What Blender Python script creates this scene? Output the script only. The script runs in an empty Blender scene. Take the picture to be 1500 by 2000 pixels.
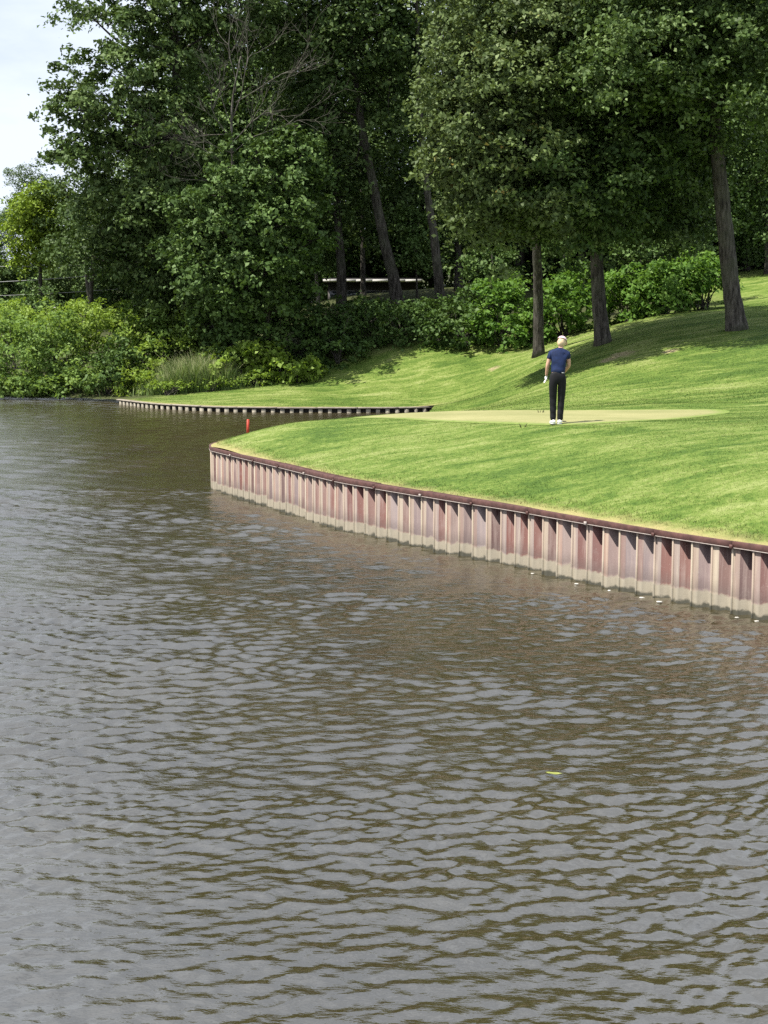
import bpy, math
import numpy as np
from mathutils import Vector, Matrix

# ------------------------------------------------------------------ camera, sky, sun, exposure
SC = bpy.context.scene
COL = SC.collection
F = 2900.0            # focal length in pixels of the 1500x2000 photograph
CAMH = 4.0            # metres above the water
TILT = math.atan(388.0 / F)

cam = bpy.data.objects.new('camera', bpy.data.cameras.new('camera'))
COL.objects.link(cam)
cam.location = (0, 0, CAMH)
cam.rotation_euler = (math.pi / 2 - TILT, 0, 0)
cam.data.sensor_fit = 'VERTICAL'
cam.data.sensor_height = 36.0
cam.data.lens = 36.0 * F / 2000.0
cam.data.clip_start = 0.1
cam.data.clip_end = 2000.0
SC.camera = cam

SUN_AZ = Vector((-0.965, -0.26, 0)).normalized()     # towards the sun, on the ground
SUN_EL = math.radians(62)
SUN_DIR = Vector((SUN_AZ.x * math.cos(SUN_EL), SUN_AZ.y * math.cos(SUN_EL), math.sin(SUN_EL)))

world = bpy.data.worlds.new('World')
SC.world = world
world.use_nodes = True
wn = world.node_tree.nodes
wl = world.node_tree.links
wn.clear()
w_out = wn.new('ShaderNodeOutputWorld')
w_bg = wn.new('ShaderNodeBackground')
w_sky = wn.new('ShaderNodeTexSky')
w_sky.sky_type = 'NISHITA'
w_sky.sun_disc = False
w_sky.sun_elevation = SUN_EL
w_sky.sun_rotation = math.atan2(SUN_AZ.x, SUN_AZ.y)
w_sky.air_density = 1.0
w_sky.dust_density = 1.5
w_sky.ozone_density = 1.0
w_bg.inputs['Strength'].default_value = 0.074
# thin high cloud, the same all over the sky
w_tc = wn.new('ShaderNodeTexCoord')
w_map = wn.new('ShaderNodeMapping')
w_map.inputs['Scale'].default_value = (1.6, 1.6, 4.5)
w_noise = wn.new('ShaderNodeTexNoise')
w_noise.inputs['Scale'].default_value = 1.7
w_noise.inputs['Detail'].default_value = 7.0
w_noise.inputs['Roughness'].default_value = 0.58
w_noise.inputs['Distortion'].default_value = 0.4
w_ramp = wn.new('ShaderNodeValToRGB')
w_ramp.color_ramp.elements[0].position = 0.33
w_ramp.color_ramp.elements[0].color = (0.42, 0.42, 0.42, 1)
w_ramp.color_ramp.elements[1].position = 0.56
w_ramp.color_ramp.elements[1].color = (0.92, 0.92, 0.92, 1)
w_mix = wn.new('ShaderNodeMix')
w_mix.data_type = 'RGBA'
w_mix.inputs['B'].default_value = (8.0, 8.7, 10.0, 1)
wl.new(w_tc.outputs['Generated'], w_map.inputs['Vector'])
wl.new(w_map.outputs['Vector'], w_noise.inputs['Vector'])
wl.new(w_noise.outputs['Fac'], w_ramp.inputs['Fac'])
wl.new(w_ramp.outputs['Color'], w_mix.inputs['Factor'])
wl.new(w_sky.outputs['Color'], w_mix.inputs['A'])
wl.new(w_mix.outputs['Result'], w_bg.inputs['Color'])
wl.new(w_bg.outputs['Background'], w_out.inputs['Surface'])

sun = bpy.data.objects.new('sun', bpy.data.lights.new('sun', 'SUN'))
COL.objects.link(sun)
sun.data.energy = 5.0
sun.data.angle = math.radians(0.5)
sun.data.color = (1.0, 0.95, 0.86)
sun.rotation_euler = (-SUN_DIR).to_track_quat('-Z', 'Y').to_euler()
sun.location = SUN_DIR * 100

SC.view_settings.view_transform = 'Standard'
SC.view_settings.look = 'None'
SC.view_settings.exposure = 0.76
SC.view_settings.gamma = 1.0
SC.view_settings.use_curve_mapping = False
SC.render.engine = 'CYCLES'
SC.cycles.use_denoising = False
SC.cycles.max_bounces = 6
SC.cycles.diffuse_bounces = 1
SC.cycles.transmission_bounces = 2
SC.cycles.glossy_bounces = 2
SC.cycles.transparent_max_bounces = 8

rng = np.random.default_rng(11)

# ------------------------------------------------------------------ helpers
def at(px, py, Y):
    """the point seen at photo pixel (px,py) that lies at ground distance Y from the camera"""
    a = (px - 750.0) / F
    b = -(py - 1000.0) / F
    dy = math.cos(TILT) + b * math.sin(TILT)
    dz = -math.sin(TILT) + b * math.cos(TILT)
    t = Y / dy
    return np.array([a * t, Y, CAMH + dz * t])

def link(o, parent=None):
    COL.objects.link(o)
    if parent is not None:
        o.parent = parent
    return o

def tag(o, label=None, cat=None, group=None, kind=None):
    if label: o['label'] = label
    if cat: o['category'] = cat
    if group: o['group'] = group
    if kind: o['kind'] = kind
    return o

def empty(name, loc, rz=0.0):
    o = bpy.data.objects.new(name, None)
    o.empty_display_size = 0.2
    link(o)
    o.location = tuple(float(v) for v in loc)
    o.rotation_euler = (0, 0, rz)
    return o

def mesh_np(name, V, faces, mats=(), smooth=False, attrs=None, fmat=None):
    """faces: int array (n,k), or list of such arrays"""
    me = bpy.data.meshes.new(name)
    V = np.ascontiguousarray(V, dtype=np.float32)
    fl = [np.asarray(f, dtype=np.int32) for f in (faces if isinstance(faces, (list, tuple)) else [faces])]
    fl = [f for f in fl if len(f)]
    me.vertices.add(len(V))
    me.vertices.foreach_set('co', V.ravel())
    idx = np.concatenate([f.ravel() for f in fl])
    tot = np.concatenate([np.full(len(f), f.shape[1], np.int32) for f in fl])
    st = np.concatenate([[0], np.cumsum(tot)[:-1]]).astype(np.int32)
    me.loops.add(len(idx))
    me.loops.foreach_set('vertex_index', idx)
    me.polygons.add(len(tot))
    me.polygons.foreach_set('loop_start', st)
    me.polygons.foreach_set('loop_total', tot)
    if smooth:
        me.polygons.foreach_set('use_smooth', np.ones(len(tot), bool))
    if fmat is not None:
        me.polygons.foreach_set('material_index', np.asarray(fmat, np.int32))
    for k, v in (attrs or {}).items():
        a = me.attributes.new(k, 'FLOAT', 'POINT')
        a.data.foreach_set('value', np.ascontiguousarray(v, np.float32))
    for m in mats:
        me.materials.append(m)
    me.update(calc_edges=True)
    me.validate(verbose=False)
    return me

def obj(name, me, parent=None):
    return link(bpy.data.objects.new(name, me), parent)

class MB:
    """collects simple shapes into one mesh"""
    def __init__(self): self.V = []; self.Q = []; self.T = []; self.n = 0; self.qm = []; self.tm = []
    def add(self, V, Q=(), T=(), m=0):
        V = np.asarray(V, float)
        self.V.append(V)
        for q in Q: self.Q.append([i + self.n for i in q]); self.qm.append(m)
        for t in T: self.T.append([i + self.n for i in t]); self.tm.append(m)
        self.n += len(V)
    def box(self, c, s, R=None, m=0, taper=1.0):
        c = np.asarray(c, float); hx, hy, hz = [v / 2 for v in s]
        v = np.array([[-hx,-hy,-hz],[hx,-hy,-hz],[hx,hy,-hz],[-hx,hy,-hz],
                      [-hx*taper,-hy*taper,hz],[hx*taper,-hy*taper,hz],[hx*taper,hy*taper,hz],[-hx*taper,hy*taper,hz]])
        if R is not None: v = v @ np.asarray(R).T
        self.add(v + c, [(0,3,2,1),(4,5,6,7),(0,1,5,4),(1,2,6,5),(2,3,7,6),(3,0,4,7)], m=m)
    def tube(self, P, R, k=8, caps=True, m=0, wob=None):
        P = np.asarray(P, float); R = np.asarray(R, float)
        n = len(P)
        tan = np.gradient(P, axis=0)
        tan /= np.linalg.norm(tan, axis=1)[:, None] + 1e-9
        ref = np.array([0.31, 0.95, 0.05])
        if abs(tan[0] @ ref) > 0.9: ref = np.array([1.0, 0.1, 0.0])
        V = []
        for i in range(n):
            u = np.cross(tan[i], ref); u /= np.linalg.norm(u) + 1e-9
            w = np.cross(tan[i], u)
            for j in range(k):
                a = 2 * math.pi * j / k
                r = R[i] * (1 if wob is None else wob[i][j])
                V.append(P[i] + r * (math.cos(a) * u + math.sin(a) * w))
        Q = [(i*k+j, i*k+(j+1) % k, (i+1)*k+(j+1) % k, (i+1)*k+j) for i in range(n-1) for j in range(k)]
        T = []
        if caps:
            V.append(P[0]); V.append(P[-1]); a = n*k; b = a+1
            T = [(a, (j+1) % k, j) for j in range(k)] + [(b, (n-1)*k+j, (n-1)*k+(j+1) % k) for j in range(k)]
        self.add(np.array(V), Q, T, m=m)
    def ellipsoid(self, c, r, nu=12, nv=8, R=None, m=0, zmin=-1.0):
        V = []; c = np.asarray(c, float)
        for i in range(nv+1):
            ph = math.acos(1 - (1 - zmin) * i / nv)
            for j in range(nu):
                th = 2*math.pi*j/nu
                V.append([r[0]*math.sin(ph)*math.cos(th), r[1]*math.sin(ph)*math.sin(th), r[2]*math.cos(ph)])
        V = np.array(V)
        if R is not None: V = V @ np.asarray(R).T
        Q = [(i*nu+j, (i+1)*nu+j, (i+1)*nu+(j+1) % nu, i*nu+(j+1) % nu) for i in range(nv) for j in range(nu)]
        self.add(V + c, Q, m=m)
    def mesh(self, name, mats, smooth=False):
        V = np.concatenate(self.V)
        fl = []; fm = []
        if self.Q: fl.append(np.array(self.Q)); fm += self.qm
        if self.T: fl.append(np.array(self.T)); fm += self.tm
        return mesh_np(name, V, fl, mats, smooth, fmat=fm)
    def build(self, name, mats, parent=None, smooth=False):
        if not isinstance(mats, (list, tuple)): mats = [mats]
        return obj(name, self.mesh(name, mats, smooth), parent)

# ------------------------------------------------------------------ materials
class Mat:
    def __init__(self, name):
        self.m = bpy.data.materials.new(name); self.m.use_nodes = True
        self.nt = self.m.node_tree; self.n = self.nt.nodes; self.l = self.nt.links
        self.p = self.n['Principled BSDF']; self.out = self.n['Material Output']
    def new(self, t, **kw):
        x = self.n.new(t)
        for k, v in kw.items(): setattr(x, k, v)
        return x
    def set(self, node, **kw):
        for k, v in kw.items(): node.inputs[k.replace('_', ' ')].default_value = v
    def coords(self, scale=(1,1,1), kind='Object', rot=(0,0,0)):
        tc = self.new('ShaderNodeTexCoord'); mp = self.new('ShaderNodeMapping')
        mp.inputs['Scale'].default_value = scale; mp.inputs['Rotation'].default_value = rot
        self.l.new(tc.outputs[kind], mp.inputs['Vector']); return mp.outputs['Vector']
    def noise(self, vec, scale, detail=4, rough=0.55, dist=0.0):
        x = self.new('ShaderNodeTexNoise')
        x.inputs['Scale'].default_value = scale; x.inputs['Detail'].default_value = detail
        x.inputs['Roughness'].default_value = rough; x.inputs['Distortion'].default_value = dist
        if vec is not None: self.l.new(vec, x.inputs['Vector'])
        return x.outputs['Fac']
    def ramp(self, fac, stops):
        x = self.new('ShaderNodeValToRGB'); e = x.color_ramp.elements
        while len(e) < len(stops): e.new(0.5)
        for i, (p, c) in enumerate(stops):
            e[i].position = p; e[i].color = (*c, 1) if len(c) == 3 else c
        self.l.new(fac, x.inputs['Fac']); return x.outputs['Color']
    def mix(self, fac, a, b, mode='MIX'):
        x = self.new('ShaderNodeMix', data_type='RGBA', blend_type=mode)
        for s, v in (('Factor', fac), ('A', a), ('B', b)):
            if hasattr(v, 'is_linked'): self.l.new(v, x.inputs[s])
            elif s == 'Factor': x.inputs[s].default_value = v
            else: x.inputs[s].default_value = (*v, 1)
        return x.outputs['Result']
    def math(self, op, a, b=None, clamp=False):
        x = self.new('ShaderNodeMath', operation=op, use_clamp=clamp)
        for i, v in enumerate((a, b)):
            if v is None: continue
            if hasattr(v, 'is_linked'): self.l.new(v, x.inputs[i])
            else: x.inputs[i].default_value = v
        return x.outputs[0]
    def attr(self, name):
        x = self.new('ShaderNodeAttribute'); x.attribute_name = name; return x.outputs['Fac']
    def bump(self, h, strength=0.3, dist=0.02):
        x = self.new('ShaderNodeBump'); x.inputs['Strength'].default_value = strength
        x.inputs['Distance'].default_value = dist
        self.l.new(h, x.inputs['Height']); self.l.new(x.outputs['Normal'], self.p.inputs['Normal'])
    def color(self, c):
        if hasattr(c, 'is_linked'): self.l.new(c, self.p.inputs['Base Color'])
        else: self.p.inputs['Base Color'].default_value = (*c, 1)
    def objrand(self):
        return self.new('ShaderNodeObjectInfo').outputs['Random']

def plain(name, c, rough=0.6, var=0.12, scale=30.0, spec=0.3, metal=0.0):
    M = Mat(name); v = M.coords()
    f = M.noise(v, scale, 3)
    M.color(M.ramp(f, [(0.3, tuple(x*(1-var) for x in c)), (0.7, tuple(min(1, x*(1+var)) for x in c))]))
    M.set(M.p, Roughness=rough, Metallic=metal); M.p.inputs['Specular IOR Level'].default_value = spec
    return M.m

def leaf_mat(name, dark, mid, light, trans=0.15, odd=None):
    M = Mat(name)
    r = M.attr('rnd')
    stops = [(0.05, dark), (0.5, mid), (0.92, light)]
    if odd: stops.append((0.985, odd))
    c = M.ramp(r, stops)
    orr = M.objrand()
    c = M.mix(M.math('MULTIPLY', orr, 0.25), c, tuple(x*0.72 for x in mid))
    M.color(c)
    M.set(M.p, Roughness=0.55); M.p.inputs['Specular IOR Level'].default_value = 0.14
    tr = M.new('ShaderNodeBsdfTranslucent')
    M.l.new(M.mix(0.55, c, tuple((mid[0]*1.7, mid[1]*1.6, mid[2]*0.6))), tr.inputs['Color'])
    mx = M.new('ShaderNodeMixShader'); mx.inputs['Fac'].default_value = trans
    M.l.new(M.p.outputs[0], mx.inputs[1]); M.l.new(tr.outputs[0], mx.inputs[2])
    M.l.new(mx.outputs[0], M.out.inputs['Surface'])
    return M.m

LEAF = {
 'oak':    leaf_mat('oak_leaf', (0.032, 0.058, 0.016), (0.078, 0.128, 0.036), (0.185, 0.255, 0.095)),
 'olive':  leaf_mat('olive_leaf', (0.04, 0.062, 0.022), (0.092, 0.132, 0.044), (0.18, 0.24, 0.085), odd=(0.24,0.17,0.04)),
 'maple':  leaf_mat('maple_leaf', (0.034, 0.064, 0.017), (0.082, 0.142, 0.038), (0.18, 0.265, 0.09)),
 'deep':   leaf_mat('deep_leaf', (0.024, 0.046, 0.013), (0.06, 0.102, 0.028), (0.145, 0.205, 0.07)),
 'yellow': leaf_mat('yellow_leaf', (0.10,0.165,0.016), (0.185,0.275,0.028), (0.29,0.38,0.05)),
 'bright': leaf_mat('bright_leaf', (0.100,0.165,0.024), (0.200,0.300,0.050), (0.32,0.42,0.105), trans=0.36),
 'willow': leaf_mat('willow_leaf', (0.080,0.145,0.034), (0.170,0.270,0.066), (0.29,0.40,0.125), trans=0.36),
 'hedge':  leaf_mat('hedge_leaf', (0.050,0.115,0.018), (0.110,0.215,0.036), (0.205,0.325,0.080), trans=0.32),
 'shade':  leaf_mat('shade_leaf', (0.034,0.067,0.018), (0.067,0.121,0.030), (0.121,0.190,0.052)),  # dark leaf; on hedge and undergrowth its colour carries the tree shade
 'reed':   leaf_mat('reed_leaf', (0.085,0.14,0.04), (0.19,0.26,0.085), (0.50,0.48,0.27)),
}

def bark_mat(name, a, b):
    M = Mat(name)
    v = M.coords((5,5,0.9)); f = M.noise(v, 2.2, 6, 0.65, 0.3)
    v2 = M.coords((1,1,1)); g = M.noise(v2, 0.9, 3)
    c = M.ramp(f, [(0.36, tuple(x*0.3 for x in a)), (0.5, a), (0.66, b)])
    c = M.mix(M.ramp(g, [(0.45,(0,0,0)),(0.7,(0.5,0.5,0.5))]), c, (0.10,0.11,0.07))
    M.color(c); M.set(M.p, Roughness=0.9); M.p.inputs['Specular IOR Level'].default_value = 0.15
    M.bump(f, 1.0, 0.08)
    return M.m
BARK = bark_mat('bark', (0.066,0.058,0.050), (0.125,0.112,0.098))
BARK_SUNLIT = bark_mat('sunlit_bark', (0.20,0.175,0.145), (0.33,0.30,0.26))  # paler tone puts sunlight into the young tree's bark colour
DEADWOOD = bark_mat('dead_wood', (0.115,0.105,0.088), (0.21,0.195,0.17))

def grass_mat():
    M = Mat('mown_grass')
    v = M.coords((1,1,1))
    big = M.noise(v, 0.16, 4, 0.6, 0.5)
    vs = M.coords((0.55,1.5,1), rot=(0,0,0.12)); mid = M.noise(vs, 1.1, 5, 0.65, 0.6)
    fine = M.noise(v, 9.0, 4, 0.7)
    blade = M.noise(M.coords((1,0.6,1)), 38.0, 3, 0.7)
    f = M.math('ADD', M.math('MULTIPLY', big, 0.30), M.math('MULTIPLY', mid, 0.42))
    f = M.math('ADD', f, M.math('MULTIPLY', fine, 0.28))
    c = M.ramp(f, [(0.42,(0.060,0.114,0.015)), (0.475,(0.108,0.172,0.026)), (0.525,(0.180,0.238,0.050)), (0.60,(0.300,0.335,0.12))])
    c = M.mix(M.ramp(blade, [(0.35,(0,0,0)),(0.75,(0.45,0.45,0.45))]), c, (0.055,0.095,0.012))
    c = M.mix(M.math('MULTIPLY', M.attr('bank'), 0.3), c, M.ramp(f, [(0.42,(0.042,0.088,0.011)),(0.5,(0.076,0.136,0.018)),(0.6,(0.155,0.205,0.045))]))
    # straw-coloured, thin turf along the wall and a few bare patches
    e = M.math('ADD', M.attr('edge'), M.math('MULTIPLY', M.math('SUBTRACT', M.noise(v, 3.0, 4), 0.5), 0.9), clamp=True)
    c = M.mix(M.ramp(e, [(0.42,(0,0,0)),(0.95,(0.85,0.85,0.85))]), c, (0.34,0.285,0.125))
    b = M.math('ADD', M.attr('bare'), M.math('MULTIPLY', M.math('SUBTRACT', M.noise(v, 2.2, 4), 0.5), 1.0), clamp=True)
    c = M.mix(M.ramp(b, [(0.45,(0,0,0)),(0.8,(0.9,0.9,0.9))]), c, (0.36,0.29,0.17))
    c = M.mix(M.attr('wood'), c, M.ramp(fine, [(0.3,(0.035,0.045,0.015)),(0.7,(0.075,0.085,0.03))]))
    M.color(c); M.set(M.p, Roughness=0.8); M.p.inputs['Specular IOR Level'].default_value = 0.2
    M.bump(M.math('ADD', M.math('MULTIPLY', fine, 0.7), M.math('MULTIPLY', blade, 0.5)), 0.85, 0.07)
    return M.m
GRASS = grass_mat()

def green_mat():
    M = Mat('putting_turf'); v = M.coords()
    f = M.math('ADD', M.math('MULTIPLY', M.noise(v, 0.5, 4), 0.6), M.math('MULTIPLY', M.noise(v, 12, 4, 0.7), 0.4))
    M.color(M.ramp(f, [(0.35,(0.235,0.222,0.085)), (0.52,(0.305,0.278,0.115)), (0.68,(0.37,0.33,0.15))]))
    c = M.ramp(f, [(0.35,(0.205,0.210,0.085)), (0.52,(0.262,0.254,0.112)), (0.68,(0.33,0.31,0.15))])
    r = M.math('ADD', M.attr('rim'), M.math('MULTIPLY', M.math('SUBTRACT', M.noise(v, 2.5, 5, 0.7), 0.5), 0.8), clamp=True)
    c = M.mix(M.ramp(r, [(0.35,(0,0,0)),(0.85,(1,1,1))]), c, M.ramp(M.noise(v, 9, 4), [(0.35,(0.11,0.17,0.03)),(0.65,(0.19,0.245,0.06))]))
    M.color(c)
    M.set(M.p, Roughness=0.75); M.p.inputs['Specular IOR Level'].default_value = 0.2
    M.bump(M.noise(v, 40, 3), 0.3, 0.01)
    return M.m
GREEN = green_mat()

def blade_mat():
    M = Mat('grass_blade')
    v = M.coords((1,1,1)); big = M.noise(v, 0.16, 4, 0.6, 0.5)
    mid = M.noise(M.coords((0.55,1.5,1), rot=(0,0,0.12)), 1.1, 5, 0.65, 0.6)
    f = M.math('ADD', M.math('MULTIPLY', big, 0.34), M.math('MULTIPLY', mid, 0.48))
    f = M.math('ADD', f, M.math('MULTIPLY', M.attr('rnd'), 0.18))
    c = M.ramp(f, [(0.42,(0.042,0.086,0.011)), (0.475,(0.076,0.130,0.018)), (0.525,(0.130,0.186,0.034)), (0.60,(0.245,0.275,0.095))])
    c = M.mix(M.ramp(M.attr('edge'), [(0.3,(0,0,0)),(0.95,(0.8,0.8,0.8))]), c, (0.38,0.32,0.14))
    M.color(c); M.set(M.p, Roughness=0.6); M.p.inputs['Specular IOR Level'].default_value = 0.25
    tr = M.new('ShaderNodeBsdfTranslucent'); M.l.new(c, tr.inputs['Color'])
    mx = M.new('ShaderNodeMixShader'); mx.inputs['Fac'].default_value = 0.3
    M.l.new(M.p.outputs[0], mx.inputs[1]); M.l.new(tr.outputs[0], mx.inputs[2]); M.l.new(mx.outputs[0], M.out.inputs['Surface'])
    return M.m
BLADE = blade_mat()

def water_mat():
    M = Mat('pond_water')
    v = M.coords((1,1,1)); b = M.noise(v, 0.25, 3)
    M.color(M.ramp(b, [(0.3,(0.031,0.0255,0.0105)), (0.7,(0.044,0.036,0.0155))]))
    M.set(M.p, Roughness=0.02, IOR=2.1); M.p.inputs['Specular IOR Level'].default_value = 1.0
    M.l.new(M.attr('ruffle'), M.p.inputs['Roughness'])
    w1 = M.noise(M.coords((1.0,2.3,1), rot=(0,0,0.18)), 3.2, 4, 0.6, 0.3)
    w2 = M.noise(M.coords((1.0,1.9,1), rot=(0,0,-0.3)), 9.0, 3, 0.6, 0.2)
    M.bump(M.math('ADD', w1, M.math('MULTIPLY', w2, 0.22)), 0.36, 0.06)
    bn = [n for n in M.n if n.type == 'BUMP'][0]
    M.l.new(M.math('ADD', 0.05, M.math('MULTIPLY', M.math('SUBTRACT', M.attr('ruffle'), 0.04), 3.6), clamp=True), bn.inputs['Strength'])
    return M.m
WATER = water_mat()

def pile_mat(name, stops, pale):
    M = Mat(name)
    tc = M.new('ShaderNodeTexCoord'); oi = M.new('ShaderNodeObjectInfo')
    off = M.new('ShaderNodeVectorMath', operation='ADD')
    sc = M.new('ShaderNodeVectorMath', operation='SCALE'); sc.inputs['Scale'].default_value = 37.0
    cmb = M.new('ShaderNodeCombineXYZ')
    for i in range(3): M.l.new(oi.outputs['Random'], cmb.inputs[i])
    M.l.new(cmb.outputs[0], sc.inputs[0]); M.l.new(tc.outputs['Object'], off.inputs[0]); M.l.new(sc.outputs[0], off.inputs[1])
    mp = M.new('ShaderNodeMapping'); mp.inputs['Scale'].default_value = (17,17,1.1); M.l.new(off.outputs[0], mp.inputs['Vector'])
    streak = M.noise(mp.outputs['Vector'], 1.0, 5, 0.6, 0.2)
    mp2 = M.new('ShaderNodeMapping'); mp2.inputs['Scale'].default_value = (3,3,2.2); M.l.new(off.outputs[0], mp2.inputs['Vector'])
    blotch = M.noise(mp2.outputs['Vector'], 1.6, 5, 0.65)
    hue = M.ramp(oi.outputs['Random'], stops)
    c = M.mix(M.ramp(streak, [(0.48,(0,0,0)),(0.74,(0.7,0.7,0.7))]), hue, pale)
    c = M.mix(M.ramp(blotch, [(0.52,(0,0,0)),(0.8,(0.5,0.5,0.5))]), c, (0.20,0.16,0.145))
    speck = M.noise(off.outputs[0], 45.0, 3, 0.7)
    c = M.mix(M.ramp(speck, [(0.62,(0,0,0)),(0.75,(0.6,0.6,0.6))]), c, (0.29,0.255,0.235))
    # old water line: pale silt below, a dark soft stain over it, wet foot
    sep = M.new('ShaderNodeSeparateXYZ'); M.l.new(tc.outputs['Object'], sep.inputs[0])
    z = M.math('ADD', sep.outputs['Z'], M.math('MULTIPLY', M.math('SUBTRACT', blotch, 0.5), 0.20))
    z = M.math('ADD', z, M.math('MULTIPLY', M.math('SUBTRACT', oi.outputs['Random'], 0.5), 0.02))
    c = M.mix(M.ramp(z, [(0.20,(0,0,0)),(0.235,(0.45,0.45,0.45)),(0.42,(0,0,0))]), c, (0.075,0.058,0.052))
    silt = M.mix(blotch, (0.155,0.138,0.105), (0.285,0.25,0.19))
    c = M.mix(M.ramp(z, [(0.185,(1,1,1)),(0.215,(0,0,0))]), c, silt)
    c = M.mix(M.ramp(z, [(0.025,(1,1,1)),(0.06,(0,0,0))]), c, (0.045,0.043,0.03))
    M.color(c); M.set(M.p, Roughness=0.7); M.p.inputs['Specular IOR Level'].default_value = 0.3
    M.bump(M.math('ADD', streak, M.math('MULTIPLY', speck, 0.5)), 0.35, 0.012)
    return M.m
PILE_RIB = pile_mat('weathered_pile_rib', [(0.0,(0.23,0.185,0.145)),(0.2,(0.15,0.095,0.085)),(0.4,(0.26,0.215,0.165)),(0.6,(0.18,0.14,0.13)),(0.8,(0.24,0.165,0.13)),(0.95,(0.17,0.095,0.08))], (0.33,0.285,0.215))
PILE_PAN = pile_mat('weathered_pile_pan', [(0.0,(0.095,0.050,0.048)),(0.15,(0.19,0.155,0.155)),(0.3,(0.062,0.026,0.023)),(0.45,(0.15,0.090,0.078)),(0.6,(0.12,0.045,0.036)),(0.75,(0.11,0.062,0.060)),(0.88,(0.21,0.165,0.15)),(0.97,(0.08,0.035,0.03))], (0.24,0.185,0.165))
PILE_BEAD = pile_mat('weathered_pile_bead', [(0.0,(0.34,0.29,0.22)),(0.5,(0.26,0.19,0.15)),(1.0,(0.38,0.33,0.26))], (0.40,0.35,0.27))
CAP = plain('rust_brown_cap', (0.085,0.040,0.034), 0.6, 0.35, 9.0)
STEEL = plain('worn_steel', (0.36,0.31,0.28), 0.5, 0.2, 20)
TIMBER = plain('grey_timber', (0.27,0.235,0.19), 0.85, 0.25, 6)
TIMBER_POST = plain('pale_timber_post', (0.25,0.225,0.175), 0.85, 0.3, 8)
TIMBER_DARK = plain('dark_timber', (0.025,0.022,0.018), 0.8, 0.3, 8)  # very dark tone for the board behind the posts

# ------------------------------------------------------------------ the ground: heights
NEAR_WALL = [(-3.93,33.7),(-3.12,32.0),(-2.30,30.35),(-1.53,28.75),(-0.80,27.3),(-0.18,26.4),(0.42,25.55),(1.27,24.35),(2.03,23.35),(3.15,21.65),(4.13,20.3),(5.0,19.2),(6.2,17.6),(7.6,15.7),(9.4,13.4),(11.5,10.8)]
BACK_WALL = [(-3.93,33.7),(-4.02,34.5),(-3.85,35.4),(-3.45,36.3),(-2.8,37.4),(-2.0,38.8),(-1.0,41.0),(0.2,44.5),(1.0,49.0),(1.7,55.0),(2.1,60.9)]
EDGING = [(2.1,61.0),(1.0,60.5),(-1.0,60.3),(-5.2,60.6),(-7.4,61.3),(-9.0,62.5),(-10.2,63.8),(-11.8,66.2)]
SHORE = [(-11.8,66.2),(-12.6,68.2),(-15.0,69.6),(-20,70.0),(-30,71),(-60,74),(-160,80),(-420,90)]

def densify(P, step):
    P = np.array(P, float)
    # Catmull-Rom through the points, then even spacing
    Q = np.vstack([2*P[0]-P[1], P, 2*P[-1]-P[-2]])
    out = []
    for i in range(1, len(Q)-2):
        for t in np.linspace(0, 1, 24, endpoint=False):
            a, b, c, d = Q[i-1], Q[i], Q[i+1], Q[i+2]
            out.append(0.5*((2*b)+(-a+c)*t+(2*a-5*b+4*c-d)*t*t+(-a+3*b-3*c+d)*t**3))
    out.append(P[-1]); out = np.array(out)
    s = np.concatenate([[0], np.cumsum(np.linalg.norm(np.diff(out, axis=0), axis=1))])
    n = max(2, int(round(s[-1]/step)) + 1)
    q = np.linspace(0, s[-1], n)
    return np.stack([np.interp(q, s, out[:, k]) for k in range(2)], 1)

near_c = densify(NEAR_WALL, 0.1)
back_c = densify(BACK_WALL, 0.15)
edge_c = densify(EDGING, 0.2)
shore_c = np.array(SHORE)
shore_d = np.stack([np.interp(np.linspace(0, len(SHORE)-1, 160), range(len(SHORE)), shore_c[:, k]) for k in range(2)], 1)
shore_d[2:-2, 1] += rng.normal(0, 0.18, len(shore_d)-4)
outline = np.vstack([near_c[::-1], back_c[1:], edge_c[1:], shore_d[1:]])
LAND = np.vstack([outline, [(-420, 700), (420, 700), (420, 5), (60, 0), (20, 4)]])

def inside(P, poly):
    x, y = P[:, 0], P[:, 1]; r = np.zeros(len(P), bool)
    a = poly; b = np.roll(poly, -1, axis=0)
    for (x0, y0), (x1, y1) in zip(a, b):
        if y0 == y1: continue
        c = ((y0 > y) != (y1 > y)) & (x < (x1-x0)*(y-y0)/(y1-y0)+x0)
        r ^= c
    return r

def nearest(P, line):
    """distance to and nearest point on an open polyline"""
    best = np.full(len(P), 1e9); q = np.zeros((len(P), 2))
    for a, b in zip(line[:-1], line[1:]):
        d = b-a; L = d@d + 1e-12
        t = np.clip(((P-a)@d)/L, 0, 1)
        n = a+t[:, None]*d; e = np.linalg.norm(P-n, axis=1)
        m = e < best; best[m] = e[m]; q[m] = n[m]
    return best, q

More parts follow.
